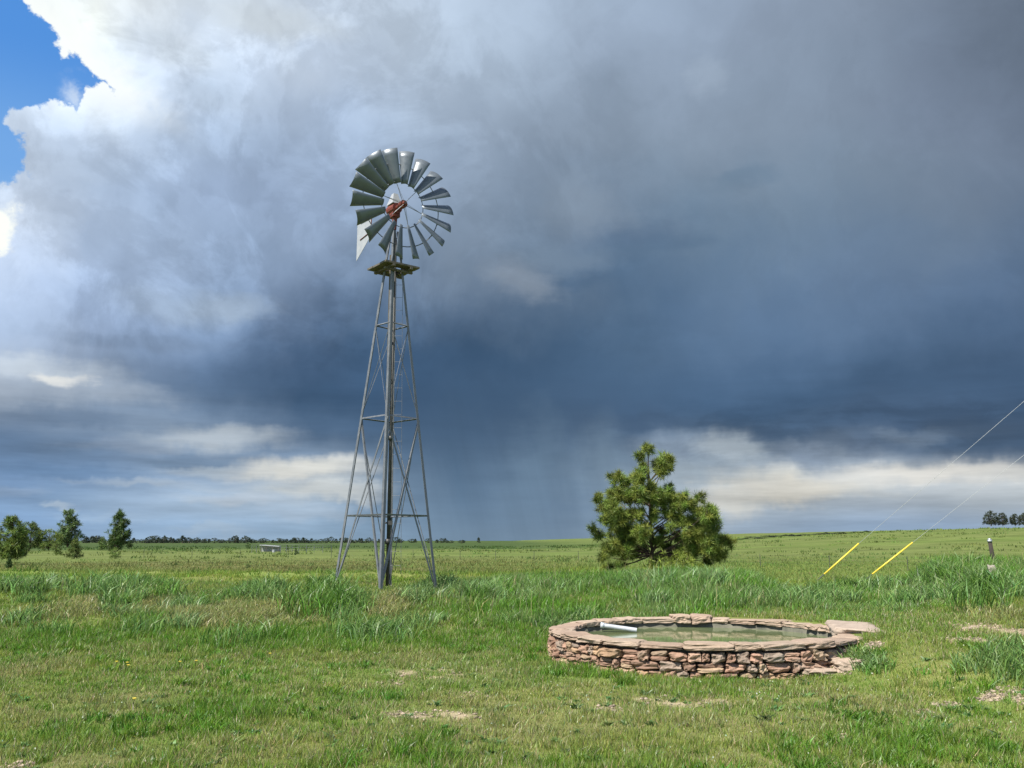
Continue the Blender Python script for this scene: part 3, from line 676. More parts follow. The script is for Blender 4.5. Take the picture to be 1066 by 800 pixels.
for k in range(18):
    if me_b is None:                                        # curved sail along +x, axis of rotation = y
        bm = bmesh.new(); rows = []
        for i in range(7):
            f = i / 6; r_ = .55 + (RW - .55) * f; ch = .17 + .235 * f; row = []
            for j in range(7):
                s_ = (j / 6 - .5); zc = s_ * ch; yc = .055 * ch / .4 * (1 - 4 * s_ * s_)
                pt = PT + R(6) * (1 - f)
                z2 = zc * math.cos(pt) - yc * math.sin(pt); y2 = zc * math.sin(pt) + yc * math.cos(pt)
                row.append((bm.verts.new((r_, y2, z2)), bm.verts.new((r_, y2 - .003 * math.cos(pt), z2 + .003 * math.sin(pt)))))
            rows.append(row)
        for i in range(6):
            for j in range(6):
                for s_ in (0, 1):
                    f_ = (rows[i][j][s_], rows[i + 1][j][s_], rows[i + 1][j + 1][s_], rows[i][j + 1][s_]); bm.faces.new(f_ if s_ else f_[::-1])
        def strip(L):
            for a, b in zip(L, L[1:]): bm.faces.new((a[0], a[1], b[1], b[0]))
        strip(rows[0]); strip(rows[-1]); strip([r_[0] for r_ in rows]); strip([r_[-1] for r_ in rows])
        # bracket at the outer ring
        box(bm, (1.08, -.035, 0), (.025, .07, .12))
        ob = bm_obj('blade', bm, m_blade, wheel, True); me_b = ob.data
    else:
        ob = bpy.data.objects.new('blade', me_b); COL.objects.link(ob); ob.parent = wheel
    ob.rotation_euler = (0, R(20 * k + 7), 0)
# tail
tl = empty('tail', (0, 0, HZ)); tl.parent = mill; tl.rotation_euler = MB.to_euler()
bm = bmesh.new(); vv = [(-1.3, -.30), (-2.16, -.80), (-2.16, .30), (-1.3, .20)]
A = [bm.verts.new((.004, y_, z_)) for y_, z_ in vv]; B = [bm.verts.new((-.004, y_, z_)) for y_, z_ in vv]
bm.faces.new(A); bm.faces.new(B[::-1])
for k in range(4): bm.faces.new((A[k], B[k], B[(k + 1) % 4], A[(k + 1) % 4]))
bm_obj('tail_vane', bm, m_vane, tl)
bm = bmesh.new()
for z_, e_ in ((.12, .22), (-.10, -.26)): tube(bm, (.014, -.15, z_), (.014, -1.95, e_), .013, n=6)
tube(bm, (.014, -1.3, -.25), (.014, -1.3, .24), .012, n=6); bm_obj('tail_arm', bm, m_red, tl)

# ------------------------------------------------------------------ stone stock tank
tank = empty('stone_stock_tank', (TC[0], TC[1], 0)); tag(tank, 'round low stock tank walled in pinkish dry stacked sandstone', 'stock tank')
m_stone, gg = new_mat('red_sandstone'); oc = objco(gg); n1 = gg.noise(oc, 7., 6, .7); n2 = gg.noise(oc, 38., 4, .6); n3 = gg.noise(oc, 3., 3, .5)
k_ = gg.add(.30, gg.add(gg.mul(n1, .75), gg.mul(n2, .45))); cst = scalec(gg, attr(gg), k_)
cst = gg.mix(gg.rng(n3, .58, .75, 0, .3), cst, (.33, .31, .25))
pr = principled(gg, Base_Color=cst, Roughness=.9, Normal=bump(gg, gg.add(n1, gg.mul(n2, .5)), .8, .02)); pr.inputs['Specular IOR Level'].default_value = .2; out(m_stone, pr.outputs[0])
SC = [(.42, .24, .18), (.48, .31, .23), (.30, .175, .135), (.47, .35, .25), (.33, .27, .23), (.52, .38, .25), (.44, .26, .19), (.25, .21, .185), (.50, .32, .19), (.36, .20, .15)]
def stone(bm, c, size, M, col, lay, rough=.16, sub=4, power=.42, seed=0):
    """irregular rounded block: superellipsoid with noise; size = full extents along M's axes"""
    n0 = len(bm.verts); r_ = bmesh.ops.create_cube(bm, size=2); es = list({e for v in r_['verts'] for e in v.link_edges})
    bmesh.ops.subdivide_edges(bm, edges=es, cuts=sub, use_grid_fill=True)
    bm.verts.ensure_lookup_table(); vs = bm.verts[n0:]
    sk = [random.uniform(-.22, .22) for _ in range(4)]; off = Vector((random.uniform(-50, 50), random.uniform(-50, 50), random.uniform(-50, 50)))
    from mathutils import noise as mn
    for v in vs:
        p = v.co.copy(); L = (abs(p.x) ** (2 / power) + abs(p.y) ** (2 / power) + abs(p.z) ** (2 / power)) ** (power / 2); p = p / L
        p = p * (1 + rough * mn.noise(p * 1.3 + off) + rough * .5 * mn.noise(p * 3.6 + off))
        p = p + Vector((mn.noise(p * 6 + off), mn.noise(p * 6.3 - off), mn.noise(p * 5.7 + off * .5))) * .05
        p.z += sk[0] * p.x * .5; p.x += sk[1] * p.z * .5; p.y += sk[2] * p.x * .3; p.z *= 1 + sk[3] * p.x
        v.co = Vector(c) + M @ Vector((p.x * size[0] / 2, p.y * size[1] / 2, p.z * size[2] / 2)); v[lay] = (*col, 1)
def ring_pt(a, off=0.): return Vector((math.cos(a) * (TRX + off), math.sin(a) * (TRY + off), 0))
def ring_frame(a):
    t = Vector((-math.sin(a) * TRX, math.cos(a) * TRY, 0)).normalized(); n = Vector((t.y, -t.x, 0)); return Matrix((t, n, Vector((0, 0, 1)))).transposed()
def shade(c, s=.2):
    k = 1 + random.uniform(-s, s); return tuple((v * .62 + m * .38) * k * .80 for v, m in zip(c, (.43, .30, .195)))
bm = bmesh.new(); lay = bm.verts.layers.float_color.new('col')
z0 = -.06; course = [(.0, .115), (.115, .105), (.22, .10)]
for ci, (zz, hh_) in enumerate([(-.05, .118), (.066, .112), (.176, .122)]):
    a = random.uniform(0, .2); a_end = a + 2 * math.pi
    while a < a_end - .03:
        L = random.choice((.10, .13, .16, .2, .24, .3)) * random.uniform(.85, 1.15); da = L / ((TRX + TRY) / 2)
        if a + da > a_end: da = a_end - a; L = da * 2.02
        am = a + da / 2; front = math.sin(am) < .25
        if front or ci == 2:
            hv = hh_ * random.uniform(.78, 1.05); M = ring_frame(am) @ Matrix.Rotation(R(random.uniform(-6, 6)), 3, 'Y')
            if random.random() < .3 and L > .15 and hv > .08:        # two thin slabs instead of one block
                for q_ in (0, 1):
                    stone(bm, ring_pt(am, -.10 + random.uniform(-.03, .02)) + Vector((0, 0, zz + hh_ * (.26 + .48 * q_))), (L * random.uniform(.88, 1.), .22, hh_ * .5), M, shade(random.choice(SC)), lay, .14)
            else:
                stone(bm, ring_pt(am, -.10 + random.uniform(-.035, .025)) + Vector((0, 0, zz + hh_ / 2)), (L * .95, .24, hv), M, shade(random.choice(SC)), lay, .32, power=random.uniform(.14, .5))
        a += da
bm_obj('stone_wall', bm, m_stone, tank, False)
# inner liner ring of old concrete (also closes the gaps behind the stones)
m_conc, gg = new_mat('algae_stained_concrete'); oc = objco(gg); nn = gg.noise(oc, 6., 5, .65)
pr = principled(gg, Base_Color=gg.ramp(nn, [(.3, (.06, .062, .045)), (.7, (.16, .15, .11))]), Roughness=.9); out(m_conc, pr.outputs[0])
bm = bmesh.new(); rings = []
for off, z_ in ((-.16, -.3), (-.16, RIM - .085), (-.30, RIM - .085), (-.30, -.3)):
    rings.append([bm.verts.new(ring_pt(2 * math.pi * k / 96, off) + Vector((0, 0, z_))) for k in range(96)])
for i in range(4):
    A, B = rings[i], rings[(i + 1) % 4]
    for k in range(96): bm.faces.new((A[k], A[(k + 1) % 96], B[(k + 1) % 96], B[k]))
bm_obj('inner_wall', bm, m_conc, tank, True)
# coping stones
a = .1; a_end = a + 2 * math.pi; i = 0
while a < a_end - .02:
    L = random.uniform(.25, .62); da = L / 2.02
    if a_end - a - da < .1: da = a_end - a; L = da * 2.02
    am = a + da / 2; t_ = random.uniform(.05, .085); wd_ = random.uniform(.30, .38)
    if 1.35 < am < 1.62: t_ = .12; wd_ = .42
    bm = bmesh.new(); lay = bm.verts.layers.float_color.new('col')
    stone(bm, (0, 0, 0), (L * .985, wd_, t_), Matrix.Identity(3), shade(random.choice([(.50, .39, .30), (.44, .33, .26), (.52, .42, .33), (.40, .31, .25)]), .1), lay, .13, 6, .16)
    # bend along the ring
    for v in bm.verts:
        v.co = ring_pt(am + v.co.x / 2.02, -.16 + v.co.y * .97 + 0 * i) + Vector((0, 0, RIM - .04 + v.co.z + (t_ - .08) * .4))
    o = bm_obj('coping_stone', bm, m_stone, tank, False); a += da; i += 1
# wide pale slab on the right edge
m_slab, gg = new_mat('pale_slab'); oc = objco(gg); nn = gg.noise(oc, 8., 5, .65)
pr = principled(gg, Base_Color=gg.ramp(nn, [(.3, (.24, .185, .14)), (.7, (.42, .335, .26))]), Roughness=.9, Normal=bump(gg, nn, .5, .01)); out(m_slab, pr.outputs[0])
bm = bmesh.new(); lay = bm.verts.layers.float_color.new('col')
stone(bm, (4.76 - TC[0], 12.5 - TC[1], RIM - .015), (.62, 1.35, .12), Matrix.Rotation(R(-14), 3, 'Z'), (.46, .36, .28), lay, .12, 7, .16); bm_obj('edge_slab', bm, m_slab, tank, True)
# water
m_water, gg = new_mat('murky_water'); oc = objco(gg); nn = gg.noise(oc, 9., 3, .5); na = gg.noise(oc, 1.6, 4, .6)
pr = principled(gg, Base_Color=gg.ramp(na, [(.35, (.105, .135, .060)), (.7, (.175, .20, .095))]), Roughness=.05, IOR=1.33, Normal=bump(gg, nn, .09, .012)); out(m_water, pr.outputs[0])
bm = bmesh.new(); bm.faces.new([bm.verts.new((TC[0] + math.cos(2 * math.pi * k / 96) * (TRX - .295), TC[1] + math.sin(2 * math.pi * k / 96) * (TRY - .295), .255)) for k in range(96)])
o = bm_obj('water', bm, m_water); tag(o, kind='structure')
# inlet pipe
m_grey_pipe = metal('dull_grey_pipe', (.42, .44, .46), .6, .1, .2)
bm = bmesh.new(); p0, p1 = Vector((1.33, 13.42, .352)), Vector((1.86, 13.34, .285)); tube(bm, p0, p1, .034, n=14, cap=False); tube(bm, p1, p0, .028, n=14, cap=False); tube(bm, p0, p0 + (p1 - p0) * .1, .042, n=14)
o = bm_obj('inlet_pipe', bm, m_grey_pipe, None, True); tag(o, 'pale grey metal pipe sticking out over the tank water', 'pipe')
# loose boulders at the foot of the wall
for px, py, s_, lb in ((852, 701, (.50, .34, .13), 'flat pinkish rock half buried in grass by the tank wall'), (882, 694, (.34, .26, .15), 'pale rounded rock right of the flat one beside the tank'), (836, 705, (.22, .18, .09), 'smallest pale rock lying in front of the tank wall'), (1012, 657, (.30, .22, .08), 'flat pale stone in the bare dirt patch on the bank')):
    p = hit(px, py); bm = bmesh.new(); lay = bm.verts.layers.float_color.new('col')
    stone(bm, (0, 0, s_[2] * .1), s_, Matrix.Rotation(R(random.uniform(-25, 25)), 3, 'Z'), (.40, .31, .235), lay, .4, 6, .4)
    o = bm_obj('rock', bm, m_stone, None, False); o.location = p; tag(o, lb, 'rock')

# grit and pebbles on the bare spots, dead stems and weeds in the lawn
V, T, C_ = [], [], []; ov = np.array([(1,0,0),(-1,0,0),(0,1,0),(0,-1,0),(0,0,1),(0,0,-1)], dtype=float); of = np.array([(0,2,4),(2,1,4),(1,3,4),(3,0,4),(2,0,5),(1,2,5),(3,1,5),(0,3,5)]); o_ = 0
for cx0, cy0, rx, ry, wt in DIRTS:
    n = int(150 * wt); a = rng.uniform(0, 6.28, n); q_ = rng.random(n) ** .5 * 1.25; x = cx0 + np.cos(a) * q_ * rx; y = cy0 + np.sin(a) * q_ * ry; z = height(x, y)
    sz = .006 + .022 * rng.random(n) ** 3
    v = (ov[None] * rng.uniform(.6, 1.3, (n, 6, 1)) * sz[:, None, None] * np.array((1.2, 1, .6))) + np.stack((x, y, z + sz * .2), -1)[:, None]
    V.append(v.reshape(-1, 3)); T.append((np.arange(n)[:, None, None] * 6 + of[None] + o_).reshape(-1, 3)); o_ += n * 6
    C_.append(np.repeat(np.array((.34, .27, .20)) * rng.uniform(.45, 1.5, (n, 1)), 6, 0))
o = tri_mesh('pebbles', np.concatenate(V), np.concatenate(T), np.concatenate(C_), m_stone); tag(o, 'small tan pebbles and grit on the bare earth patches', 'pebbles', kind='stuff')
x, y = fan(9000, 4.8, 15, 40); ok = ~in_tank(x, y, .05) & (fbm(x * .9, y * .9, 221, 3) > .46); x, y = x[ok], y[ok]; n = len(x)
l1 = blades(x, y, rng.uniform(.06, .15, n), rng.uniform(.003, .006, n), jitter(np.tile(STRAW * .8, (n, 1)), .2), rng.uniform(.1, 1.2, n), 2)
n = 700; cx, cy = fan(n, 4.9, 14, 40); ok = ~in_tank(cx, cy, .1) & (fbm(cx * .5, cy * .5, 231, 3) > .47); cx, cy = cx[ok], cy[ok]; n = len(cx)
x, y, h, c, wd = clumps(cx, cy, 16, rng.uniform(.02, .06, n), rng.uniform(.04, .09, n), jitter(np.tile(np.array((.10, .19, .05)), (n, 1)), .15), .016)
o = tri_mesh('lawn_weeds', *merge([l1, blades(x, y, h, wd, jitter(c, .12), rng.uniform(.7, 1.5, len(x)), 2)]), m_grass); tag(o, 'dead stems and small broad leaved weeds in the lawn', 'weeds', kind='stuff')

# ------------------------------------------------------------------ pines
def needles(V, T, C_, c, n, L, wd, col, up=.25):
    d = rng.normal(0, 1, (n, 3)); d[:, 2] += up; d /= np.linalg.norm(d, axis=1)[:, None]
    s_ = np.cross(d, rng.normal(0, 1, (n, 3))); s_ /= np.linalg.norm(s_, axis=1)[:, None]
    l_ = L * rng.uniform(.6, 1.1, n)[:, None]; b = np.array(c) + d * l_ * .12
    v = np.stack((b - s_ * wd / 2, b + s_ * wd / 2, b + d * l_), 1).reshape(-1, 3); o = sum(len(q_) for q_ in V)
    V.append(v); T.append(np.arange(n * 3).reshape(-1, 3) + o)
    cc = np.array(col) * rng.uniform(.75, 1.25, (n, 1)); C_.append(np.repeat(np.clip(cc, 0, 1), 3, 0))
def pine(name, base, lobes, trunk, label, Rd, tufts, nn_, L, wd, tr=.13, tone=(.085, .125, .025), group=None, cat='pine tree', dens=1.):
    """lobes: (x, z, radius) in metres about the base; trunk: list of (x, z)"""
    t = empty(name, base); tag(t, label, cat, group)
    bm = bmesh.new(); tp = [Vector((x_, 0, z_)) for x_, z_ in trunk]; Hh = trunk[-1][1]
    path_tube(bm, tp, [tr * (1 - .85 * max(0, p.z) / Hh) for p in tp], 8)
    V, T, C_ = [], [], []
    def on_trunk(z_):
        for a, b in zip(tp, tp[1:]):
            if a.z <= z_ <= b.z: return a.lerp(b, (z_ - a.z) / (b.z - a.z))
        return tp[-1] if z_ > tp[-1].z else tp[0]
    xm = max(abs(l[0]) for l in lobes) + .1
    for lx, lz, lr in lobes:
        dmax = Rd * math.sqrt(max(.1, 1 - (lx / xm) ** 2)) * (1 - .55 * lz / Hh)
        for ly in ([random.uniform(-1, -.2) * dmax, random.uniform(.1, 1) * dmax] if lr > .14 * Rd else [random.uniform(-.6, .3) * dmax]):
            c0 = Vector((lx, ly, lz)); st_ = on_trunk(max(.15 * Hh, lz - .35 * math.hypot(lx, ly) - .12 * Hh)); mid = st_.lerp(c0, .55) + Vector((0, 0, -.06 * (c0 - st_).length))
            path_tube(bm, [st_, mid, c0], [tr * .17, tr * .11, tr * .045], 5)
            for _ in range(max(3, int(tufts * (lr ** 2) * dens))):
                d = Vector((random.gauss(0, 1), random.gauss(0, 1), random.gauss(0, 1) * .85)).normalized() * lr * random.uniform(.35, 1.0)
                p = c0 + d
                if random.random() < .5: path_tube(bm, [c0.lerp(p, .0), p], [tr * .07, tr * .04], 3)
                yl = random.uniform(.45, 1.5); cl_ = (tone[0] * yl * random.uniform(.85, 1.25), tone[1] * yl, tone[2] * yl)
                needles(V, T, C_, p, nn_, L * random.uniform(.8, 1.15), wd, cl_)
    bm_obj('trunk', bm, m_bark, t)
    tri_mesh('crown', np.concatenate(V), np.concatenate(T), np.concatenate(C_), m_needle, t); return t
# the big pine behind the tank; crown silhouette as metres about its base
PY = 26.; pb = P(683, 603, PY); pz = h1(pb.x, PY); sc_ = PY / CP / FPX
ZL = [(375,90,38),(325,130,32),(345,170,30),(450,160,52),(470,175,42),(430,215,38),(200,240,42),(250,265,42),(320,240,48),(120,340,32),(105,355,22),(160,395,48),(210,330,48),(300,330,58),(380,340,58),(460,350,56),(540,370,50),(575,385,30),(650,350,34),(700,400,28),(640,430,52),(690,480,50),
      (80,500,26),(120,540,34),(200,440,55),(230,520,58),(320,530,56),(170,600,46),(250,615,54),(420,560,36),(500,420,48),(570,470,44),(600,560,56),(660,600,64),(740,560,46),(795,580,30),(700,665,42),(560,625,46),(130,650,30),(170,705,28),(300,440,52),(390,440,42),(470,490,26),(320,640,32),(230,690,26),(350,600,34),(480,600,36),(450,520,34),(350,500,40),(270,560,44),(430,650,30),(560,540,44),(620,500,40),(150,460,40),(480,300,30),(740,640,38),(640,520,40),(380,290,40)]
lob = []
for zx, zy, zr in ZL:
    q_ = P(600 + zx / 5, 450 + zy / 5, PY); lob.append((q_.x - pb.x, q_.z - pz, zr / 5 * sc_ * .95))
trk = [(0.08, -.1)] + [(P(600 + a / 5, 450 + b / 5, PY).x - pb.x, P(600 + a / 5, 450 + b / 5, PY).z - pz) for a, b in ((395, 660), (392, 560), (390, 440), (385, 330), (375, 220), (372, 110))]
pine('pine_tree', (pb.x, PY, pz), lob, trk, 'bushy young pine standing in tall grass behind the stock tank', 1.7, 380, 56, .19, .014, .12, (.168, .228, .042))
# low yellow green shrub at its foot
def shrub(name, base, r_, h_, col, label, n, L, wd, group=None, cat='shrub'):
    t = empty(name, base); tag(t, label, cat, group); V, T, C_ = [], [], []
    bm = bmesh.new()
    for _ in range(7):
        a = random.uniform(0, 6.28); path_tube(bm, [Vector((0, 0, -.05)), Vector((math.cos(a) * r_ * .5, math.sin(a) * r_ * .5, h_ * .7))], [.012 * max(1, h_), .005], 4)
    bm_obj('stem', bm, m_bark, t)
    for _ in range(n):
        a = random.uniform(0, 6.28); q_ = math.sqrt(random.random()); z_ = random.random() ** .8 * h_ * (1 - .55 * q_ * q_) * random.uniform(.8, 1.1)
        k = random.uniform(.7, 1.3); needles(V, T, C_, (math.cos(a) * q_ * r_, math.sin(a) * q_ * r_, z_), 14, L, wd, tuple(v * k for v in col), .5)
    tri_mesh('foliage', np.concatenate(V), np.concatenate(T), np.concatenate(C_), m_needle, t); return t
shrub('shrub', (pb.x + .35, PY - .9, h1(pb.x + .35, PY - .9)), .85, .72, (.19, .24, .04), 'low yellow green shrub at the foot of the big pine', 190, .15, .02)

def field_tree(px, pbase, ptop, wpx, label, style='cone', tone=(.07, .105, .03), cat='pine tree', group=None, name='pine_tree', seed=0):
    tone = (tone[0] * 1.25, tone[1] * 1.5, tone[2] * 1.2) if px < 900 else tone; wpx = wpx * 1.12
    random.seed(seed * 13 + 5); b = hit(px, pbase); Y_ = b.y; m_ = Y_ / CP / FPX; Hh = (pbase - ptop) * m_; W = wpx * m_ / 2
    lobes = []; n_ = 26 if style != 'bush' else 12
    for i in range(n_):
        f = (i + .5) / n_
        if style == 'cone': env = W * (1 - f) ** .6 * (.55 + .45 * math.sin(f * 19 + seed)); f0 = .10
        elif style == 'open': env = W * math.sqrt(max(.05, 1 - (2 * f - .85) ** 2)) * random.uniform(.75, 1.05); f0 = .14
        else: env = W * math.sqrt(max(.05, 1 - (1.6 * f - .5) ** 2)) * .8; f0 = .05
        lobes.append((random.uniform(-.85, .85) * env, Hh * (f0 + (1 - f0) * f), W * random.uniform(.2, .32) * (1 - .45 * f) + .02))
        if style != 'bush': lobes.append(((1 if i % 2 else -1) * env * .9, Hh * (f0 + (1 - f0) * f), W * random.uniform(.14, .24) * (1 - .35 * f) + .02))
    tr_ = [(0, -.1), (.02 * Hh, Hh * .5), (0, Hh * .97)]
    return pine(name, tuple(b), lobes, tr_, label, W, 26 / (W * W) * 7, 14, .09 * Hh if style != 'bush' else .14 * Hh, .012 * Hh, .024 * Hh, tone, group, cat)
LT = [(9, 588, 541, 28, 'open leafy pine cut off by the left edge of the photo', 'open', (.10, .125, .030)),
      (30, 574, 546, 22, 'dark pine just right of the open one at the left edge', 'open', (.075, .095, .03)),
      (70, 570, 533, 30, 'tall pointed pine in the middle of the left group', 'cone', (.075, .10, .035)),
      (50, 574, 553, 24, 'light green rounded pine left of the tall pointed one', 'open', (.115, .14, .035)),
      (58, 578, 565, 11, 'small round bushy pine in front of the light green one', 'bush', (.10, .12, .03)),
      (77, 582, 563, 15, 'small pointed pine standing nearest in the left group', 'cone', (.10, .115, .035)),
      (122, 574, 534, 26, 'tall dense pine standing alone right of the left group', 'cone', (.065, .09, .03)),
      (106, 573, 560, 10, 'short pine touching the left side of the lone tall pine', 'bush', (.085, .11, .03)),
      (119, 582, 571, 14, 'low round bush in front of the lone tall pine', 'bush', (.10, .13, .03)),
      (9, 592, 582, 6, 'tiny dark sapling in the grass at the left edge', 'cone', (.06, .09, .03))]
for i, (px, pb_, pt, wp, lb, stl, tone) in enumerate(LT): field_tree(px, pb_, pt, wp, lb, stl, tone, seed=i + 1)
for i, (px, pb_, pt, wp, lb) in enumerate([(258, 571, 565, 6, 'dark round bush in the far field left of the low shed'), (308, 578, 572, 5, 'dark bush in the far field right of the low shed'), (258, 592, 588, 6, 'low green bush in the middle of the left field'), (299, 573, 568, 4, 'tiny dark bush just beside the low shed')]):
    field_tree(px, pb_, pt, wp, lb, 'bush', (.06, .09, .03), 'bush', seed=40 + i, name='bush')
for i, (px, pt, wp, lb) in enumerate([(1032, 533, 13, 'leftmost dark tree of the row on the right ridge'), (1044, 535, 10, 'second dark tree from the left on the right ridge'), (1057, 536, 9, 'third dark tree from the left on the right ridge'), (1067, 535, 10, 'dark ridge tree cut by the right edge of the photo')]):
    field_tree(px, 548, pt, wp, lb, 'open', (.045, .06, .03), 'tree', 'trees on the right ridge', 'tree', seed=60 + i)

# distant tree line: shared crowns, each tree its own object
random.seed(5)
protos = []
for k in range(5):
    V, T, C_ = [], [], []
    for i in range(60):
        f = random.random(); env = (.42 * (1 - f) ** .7 if k % 2 else .5 * math.sqrt(max(.05, 1 - (2 * f - 1) ** 2))) * random.uniform(.5, 1)
        a = random.uniform(0, 6.28); needles(V, T, C_, (math.cos(a) * env, math.sin(a) * env, .06 + .9 * f), 7, .17, .06, (.04, .056, .034))
    me = tri_mesh('crown', np.concatenate(V), np.concatenate(T), np.concatenate(C_), m_needle)
    bm = bmesh.new(); tube(bm, (0, 0, -.1), (0, 0, .8), .04, .015, n=5); mt = bpy.data.meshes.new('trunk'); bm.to_mesh(mt); bm.free(); mt.materials.append(m_bark)
    protos.append((me.data, mt)); bpy.data.objects.remove(me)
def far_tree(x_, y_, hh_, wd_, label, group, k):
    t = empty('distant_tree', (x_, y_, h1(x_, y_) - .1), random.uniform(0, 6)); t.scale = (wd_, wd_, hh_); tag(t, label, 'tree', group)
    for nm, me in zip(('crown', 'trunk'), protos[k]):
        c = bpy.data.objects.new(nm, me); COL.objects.link(c); c.parent = t
xs = []; px = 88.
while px < 500:
    dens = 1.0 if px < 400 else .45
    if random.random() < dens: xs.append((px, random.uniform(.55, 1.3)))
    if random.random() < .3 * dens: xs.append((px + 2, random.uniform(.6, 1.2)))
    px += random.uniform(2.4, 5.6)
for cx0 in (88, 96, 101, 158, 163, 171, 190, 245, 255): xs += [(cx0, 1.5), (cx0 + 2, 1.2)]
for px, s_ in xs:
    Y_ = random.uniform(540, 640); d = ray(px, 563); x_ = d.x / d.y * Y_
    far_tree(x_, Y_, 3.2 * s_, 5.4 * random.uniform(.7, 1.3) * s_ ** .5, 'small dark tree in the long row on the horizon', 'dark trees along the left horizon', random.randrange(5))
for px in range(770, 905, 6):
    d = ray(px, 555); Y_ = random.uniform(265, 290); x_ = d.x / d.y * Y_
    far_tree(x_, Y_, random.uniform(.35, .7), random.uniform(3, 6), 'low dark bush showing along the crest of the right hill', 'low bushes along the crest of the right hill', random.randrange(5))

# ------------------------------------------------------------------ guy wires with yellow guards
pole_x, pole_y = P(1330, 500, 41).x, 41.
pz = h1(pole_x, pole_y)
up = empty('utility_pole', (pole_x, pole_y, pz)); tag(up, 'tall wooden utility pole standing beyond the right edge', 'pole')
bm = bmesh.new(); tube(bm, (0, 0, -.5), (0, 0, 15.5), .17, .11, 14); bm_obj('pole', bm, m_wood, up, True)
bm = bmesh.new(); box(bm, (0, -.16, 14.9), (2.4, .09, .12)); bm_obj('crossarm', bm, m_wood, up)
for (bx0, by0), (tx, ty), far_pt, lb in (((858, 597), (894, 566), (1066, 418), 'yellow guy wire guard nearer the pine, its wire rising right'), ((908, 597), (950, 565), (1066, 474), 'yellow guy wire guard further right, its wire rising right')):
    Yg = 38.
    tp = P(tx, ty, Yg); fp = P(far_pt[0], far_pt[1], Yg + .8); dd_ = (fp - tp)
    t_b = -1.0
    gp = P(bx0, by0 + 1, Yg - .1)
    gp.z = gp.z
    gnd = gp.copy(); k = 0
    while gnd.z > h1(gnd.x, gnd.y) - .1 and k < 60: gnd -= (tp - gp).normalized() * .05; k += 1
    root = empty('guy_wire', (gnd.x, gnd.y, h1(gnd.x, gnd.y))); gnd = gp.copy(); tag(root, lb, 'guy wire', 'guarded guy wires on the right'); o0 = Vector(root.location)
    bm = bmesh.new(); tube(bm, gnd - o0, tp - o0, .034, .034, 10); bm_obj('guard', bm, m_yel, root, True)
    end = tp + dd_ * ((pole_x - tp.x) / dd_.x)
    bm = bmesh.new(); tube(bm, tp - o0, end - o0, .007, n=8); bm_obj('wire', bm, m_wire, root, True)
    bm = bmesh.new(); tube(bm, gnd - o0 - (tp - gp).normalized() * 1.2, gnd - o0 + (tp - gp).normalized() * .1, .02, n=6); bm_obj('anchor_rod', bm, m_dark, root)

# ------------------------------------------------------------------ short post with a pale cap, white flower clump by it
p = hit(1035, 589); q_ = p.y / CP / FPX; H = 27 * q_
mp = empty('marker_post', tuple(p)); mp.rotation_euler = (0, R(-5), 0); tag(mp, 'short dark post with a pale cap in the grass at right', 'post')
bm = bmesh.new(); tube(bm, (0, 0, -.2), (0, 0, H * .86), .055, .05, 10); bm_obj('post', bm, metal('dark_brown_post', (.035, .028, .022), .9, 0), mp, True)
bm = bmesh.new(); tube(bm, (0, 0, H * .86), (0, 0, H * .95), .06, .06, 12); tube(bm, (0, 0, H * .95), (0, 0, H), .05, .03, 12); bm_obj('cap', bm, m_galv, mp, True)
p = hit(1034, 604); bm = bmesh.new(); lay = bm.verts.layers.float_color.new('col')
stone(bm, (0, 0, .16), (.15, .13, .28), Matrix.Identity(3), (.30, .27, .22), lay, .4, 4, .7); o = bm_obj('rock', bm, m_stone, None, True); o.location = p; tag(o, 'pale upright stone in tall grass below the capped post', 'rock')

# ------------------------------------------------------------------ wire fence across the field
def on_ground(px, Y_):
    d = ray(px, 575); x_ = d.x / d.y * Y_; return Vector((x_, Y_, h1(x_, Y_)))
fpts = [on_ground(px, py) for px, py in ((150, 112), (200, 112), (250, 111), (300, 110), (345, 110), (390, 108), (430, 107), (479, 105), (516, 103), (556, 101), (602, 98), (650, 93), (698, 86), (742, 80), (791, 74), (863, 68), (944, 64), (1030, 60), (1120, 57))]
fn = empty('wire_fence', tuple(fpts[0])); tag(fn, 'thin wire fence on slim steel posts crossing the field', 'fence'); o0 = Vector(fpts[0])
for p in fpts:
    bm = bmesh.new(); angle_iron(bm, p - o0 + Vector((0, 0, -.2)), p - o0 + Vector((0, 0, 1.1)), .035, .01, (0, -1, 0)); bm_obj('post', bm, m_dark, fn)
for hz_ in (.4, .7, 1.0):
    bm = bmesh.new()
    for a, b in zip(fpts, fpts[1:]): tube(bm, a - o0 + Vector((0, -.03, hz_)), b - o0 + Vector((0, -.03, hz_)), .0035, n=4)
    bm_obj('wire', bm, m_dark, fn)

# ------------------------------------------------------------------ far low shed and white tank
b = hit(281, 574.5); q_ = b.y / CP / FPX
sh = empty('shed', tuple(b)); tag(sh, 'low open livestock shed with pale flat roof in far field', 'shed')
m_grey = metal('grey_boards', (.30, .31, .28), .8, 0, .2, 1.); W_ = 19 * q_; Hs = 6.2 * q_
bm = bmesh.new(); box(bm, (0, W_ * .15, Hs * .45), (W_, .12, Hs * .9)); bm_obj('wall', bm, m_grey, sh)
bm = bmesh.new(); box(bm, (0, 0, Hs * .95), (W_ * 1.05, W_ * .36, .16), Matrix.Rotation(R(4), 3, 'Y')); bm_obj('roof', bm, m_vane, sh)
for f in (-.48, -.16, .16, .48):
    bm = bmesh.new(); tube(bm, (W_ * f, -W_ * .14, -.2), (W_ * f, -W_ * .14, Hs * .9), .07, n=6); bm_obj('post', bm, m_wood, sh)
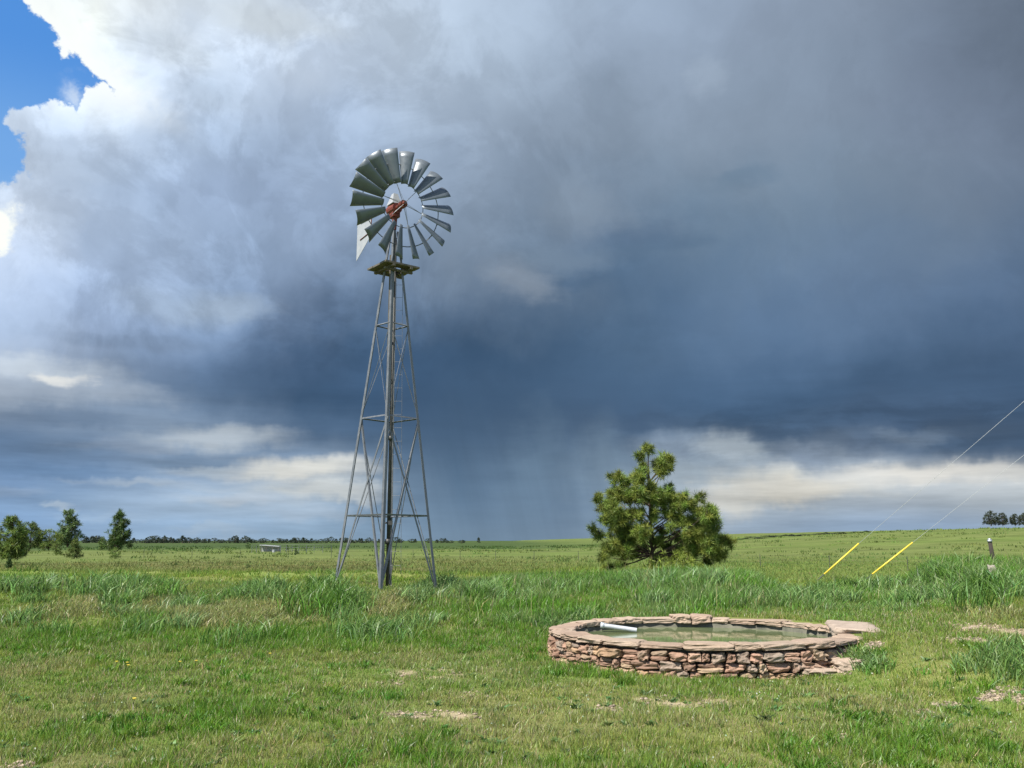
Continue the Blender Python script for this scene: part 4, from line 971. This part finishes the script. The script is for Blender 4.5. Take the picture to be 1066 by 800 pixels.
b = hit(285, 575.2); bm = bmesh.new(); tube(bm, (0, 0, -.1), (0, 0, 2.6 * q_), 1.5 * q_, n=20); bmesh.ops.bevel(bm, geom=[e for e in bm.edges if abs(e.verts[0].co.z - e.verts[1].co.z) < .01], offset=.05, segments=2)
o = bm_obj('water_tank', bm, m_vane, None); o.location = b; tag(o, 'small white round tank in front of the far low shed', 'tank')
# corral
c0 = hit(262, 576); cr = empty('corral', tuple(c0)); tag(cr, 'grey pipe corral panels beside the far low shed', 'corral'); o0 = Vector(c0)
cp = [hit(px, 575.5) for px in (262, 267, 272, 292, 298, 304, 311, 319, 327, 336, 345)]
for p in cp:
    bm = bmesh.new(); tube(bm, p - o0, p - o0 + Vector((0, 0, 1.4)), .05, n=5); bm_obj('post', bm, m_leg, cr)
for hz_ in (.5, 1., 1.5):
    bm = bmesh.new()
    for a, b in zip(cp, cp[1:]): tube(bm, a - o0 + Vector((0, 0, hz_)), b - o0 + Vector((0, 0, hz_)), .02, n=4)
    bm_obj('rail', bm, m_leg, cr)

# ------------------------------------------------------------------ small yellow flowers in the lawn
m_flow, gg = new_mat('petal'); pr = principled(gg, Base_Color=attr(gg), Roughness=.7); out(m_flow, pr.outputs[0])
pts = [hit(px, py) for px, py in ((120, 697), (131, 698), (132, 701), (186, 697), (203, 696), (138, 738), (280, 688))]
for i, p in enumerate(pts):
    bm = bmesh.new(); tube(bm, (0, 0, 0), (.01, 0, .085), .003, n=5); t = empty('yellow_flower', tuple(p)); tag(t, 'tiny yellow flower head in the lawn at lower left', 'flower', 'yellow flowers in the lawn')
    bm_obj('stem', bm, m_grass, t)
    bm = bmesh.new(); lay = bm.verts.layers.float_color.new('col')
    bmesh.ops.create_cone(bm, segments=12, radius1=.008, radius2=.019, depth=.014, cap_ends=True, matrix=Matrix.Translation((.01, 0, .092)))
    for v in bm.verts: v[lay] = (.85, .66, .08, 1)
    bm_obj('flower_head', bm, m_flow, t)
n = 900; x, y = fan(n, 5, 12, 38); c = np.tile(np.array((.55, .60, .42)), (n, 1)); ok = (fbm(x * .8, y * .8, 77, 3) > .52) & ~in_tank(x, y, .1)
x, y, c = x[ok], y[ok], c[ok]
o = tri_mesh('seed_heads', *blades(x, y, rng.uniform(.01, .016, len(x)), rng.uniform(.008, .016, len(x)), jitter(c, .2), rng.uniform(0, .3, len(x)), 2, .05 + 0 * x), m_grass); tag(o, 'pale clover and seed heads dotted over the lawn', 'clover', kind='stuff')
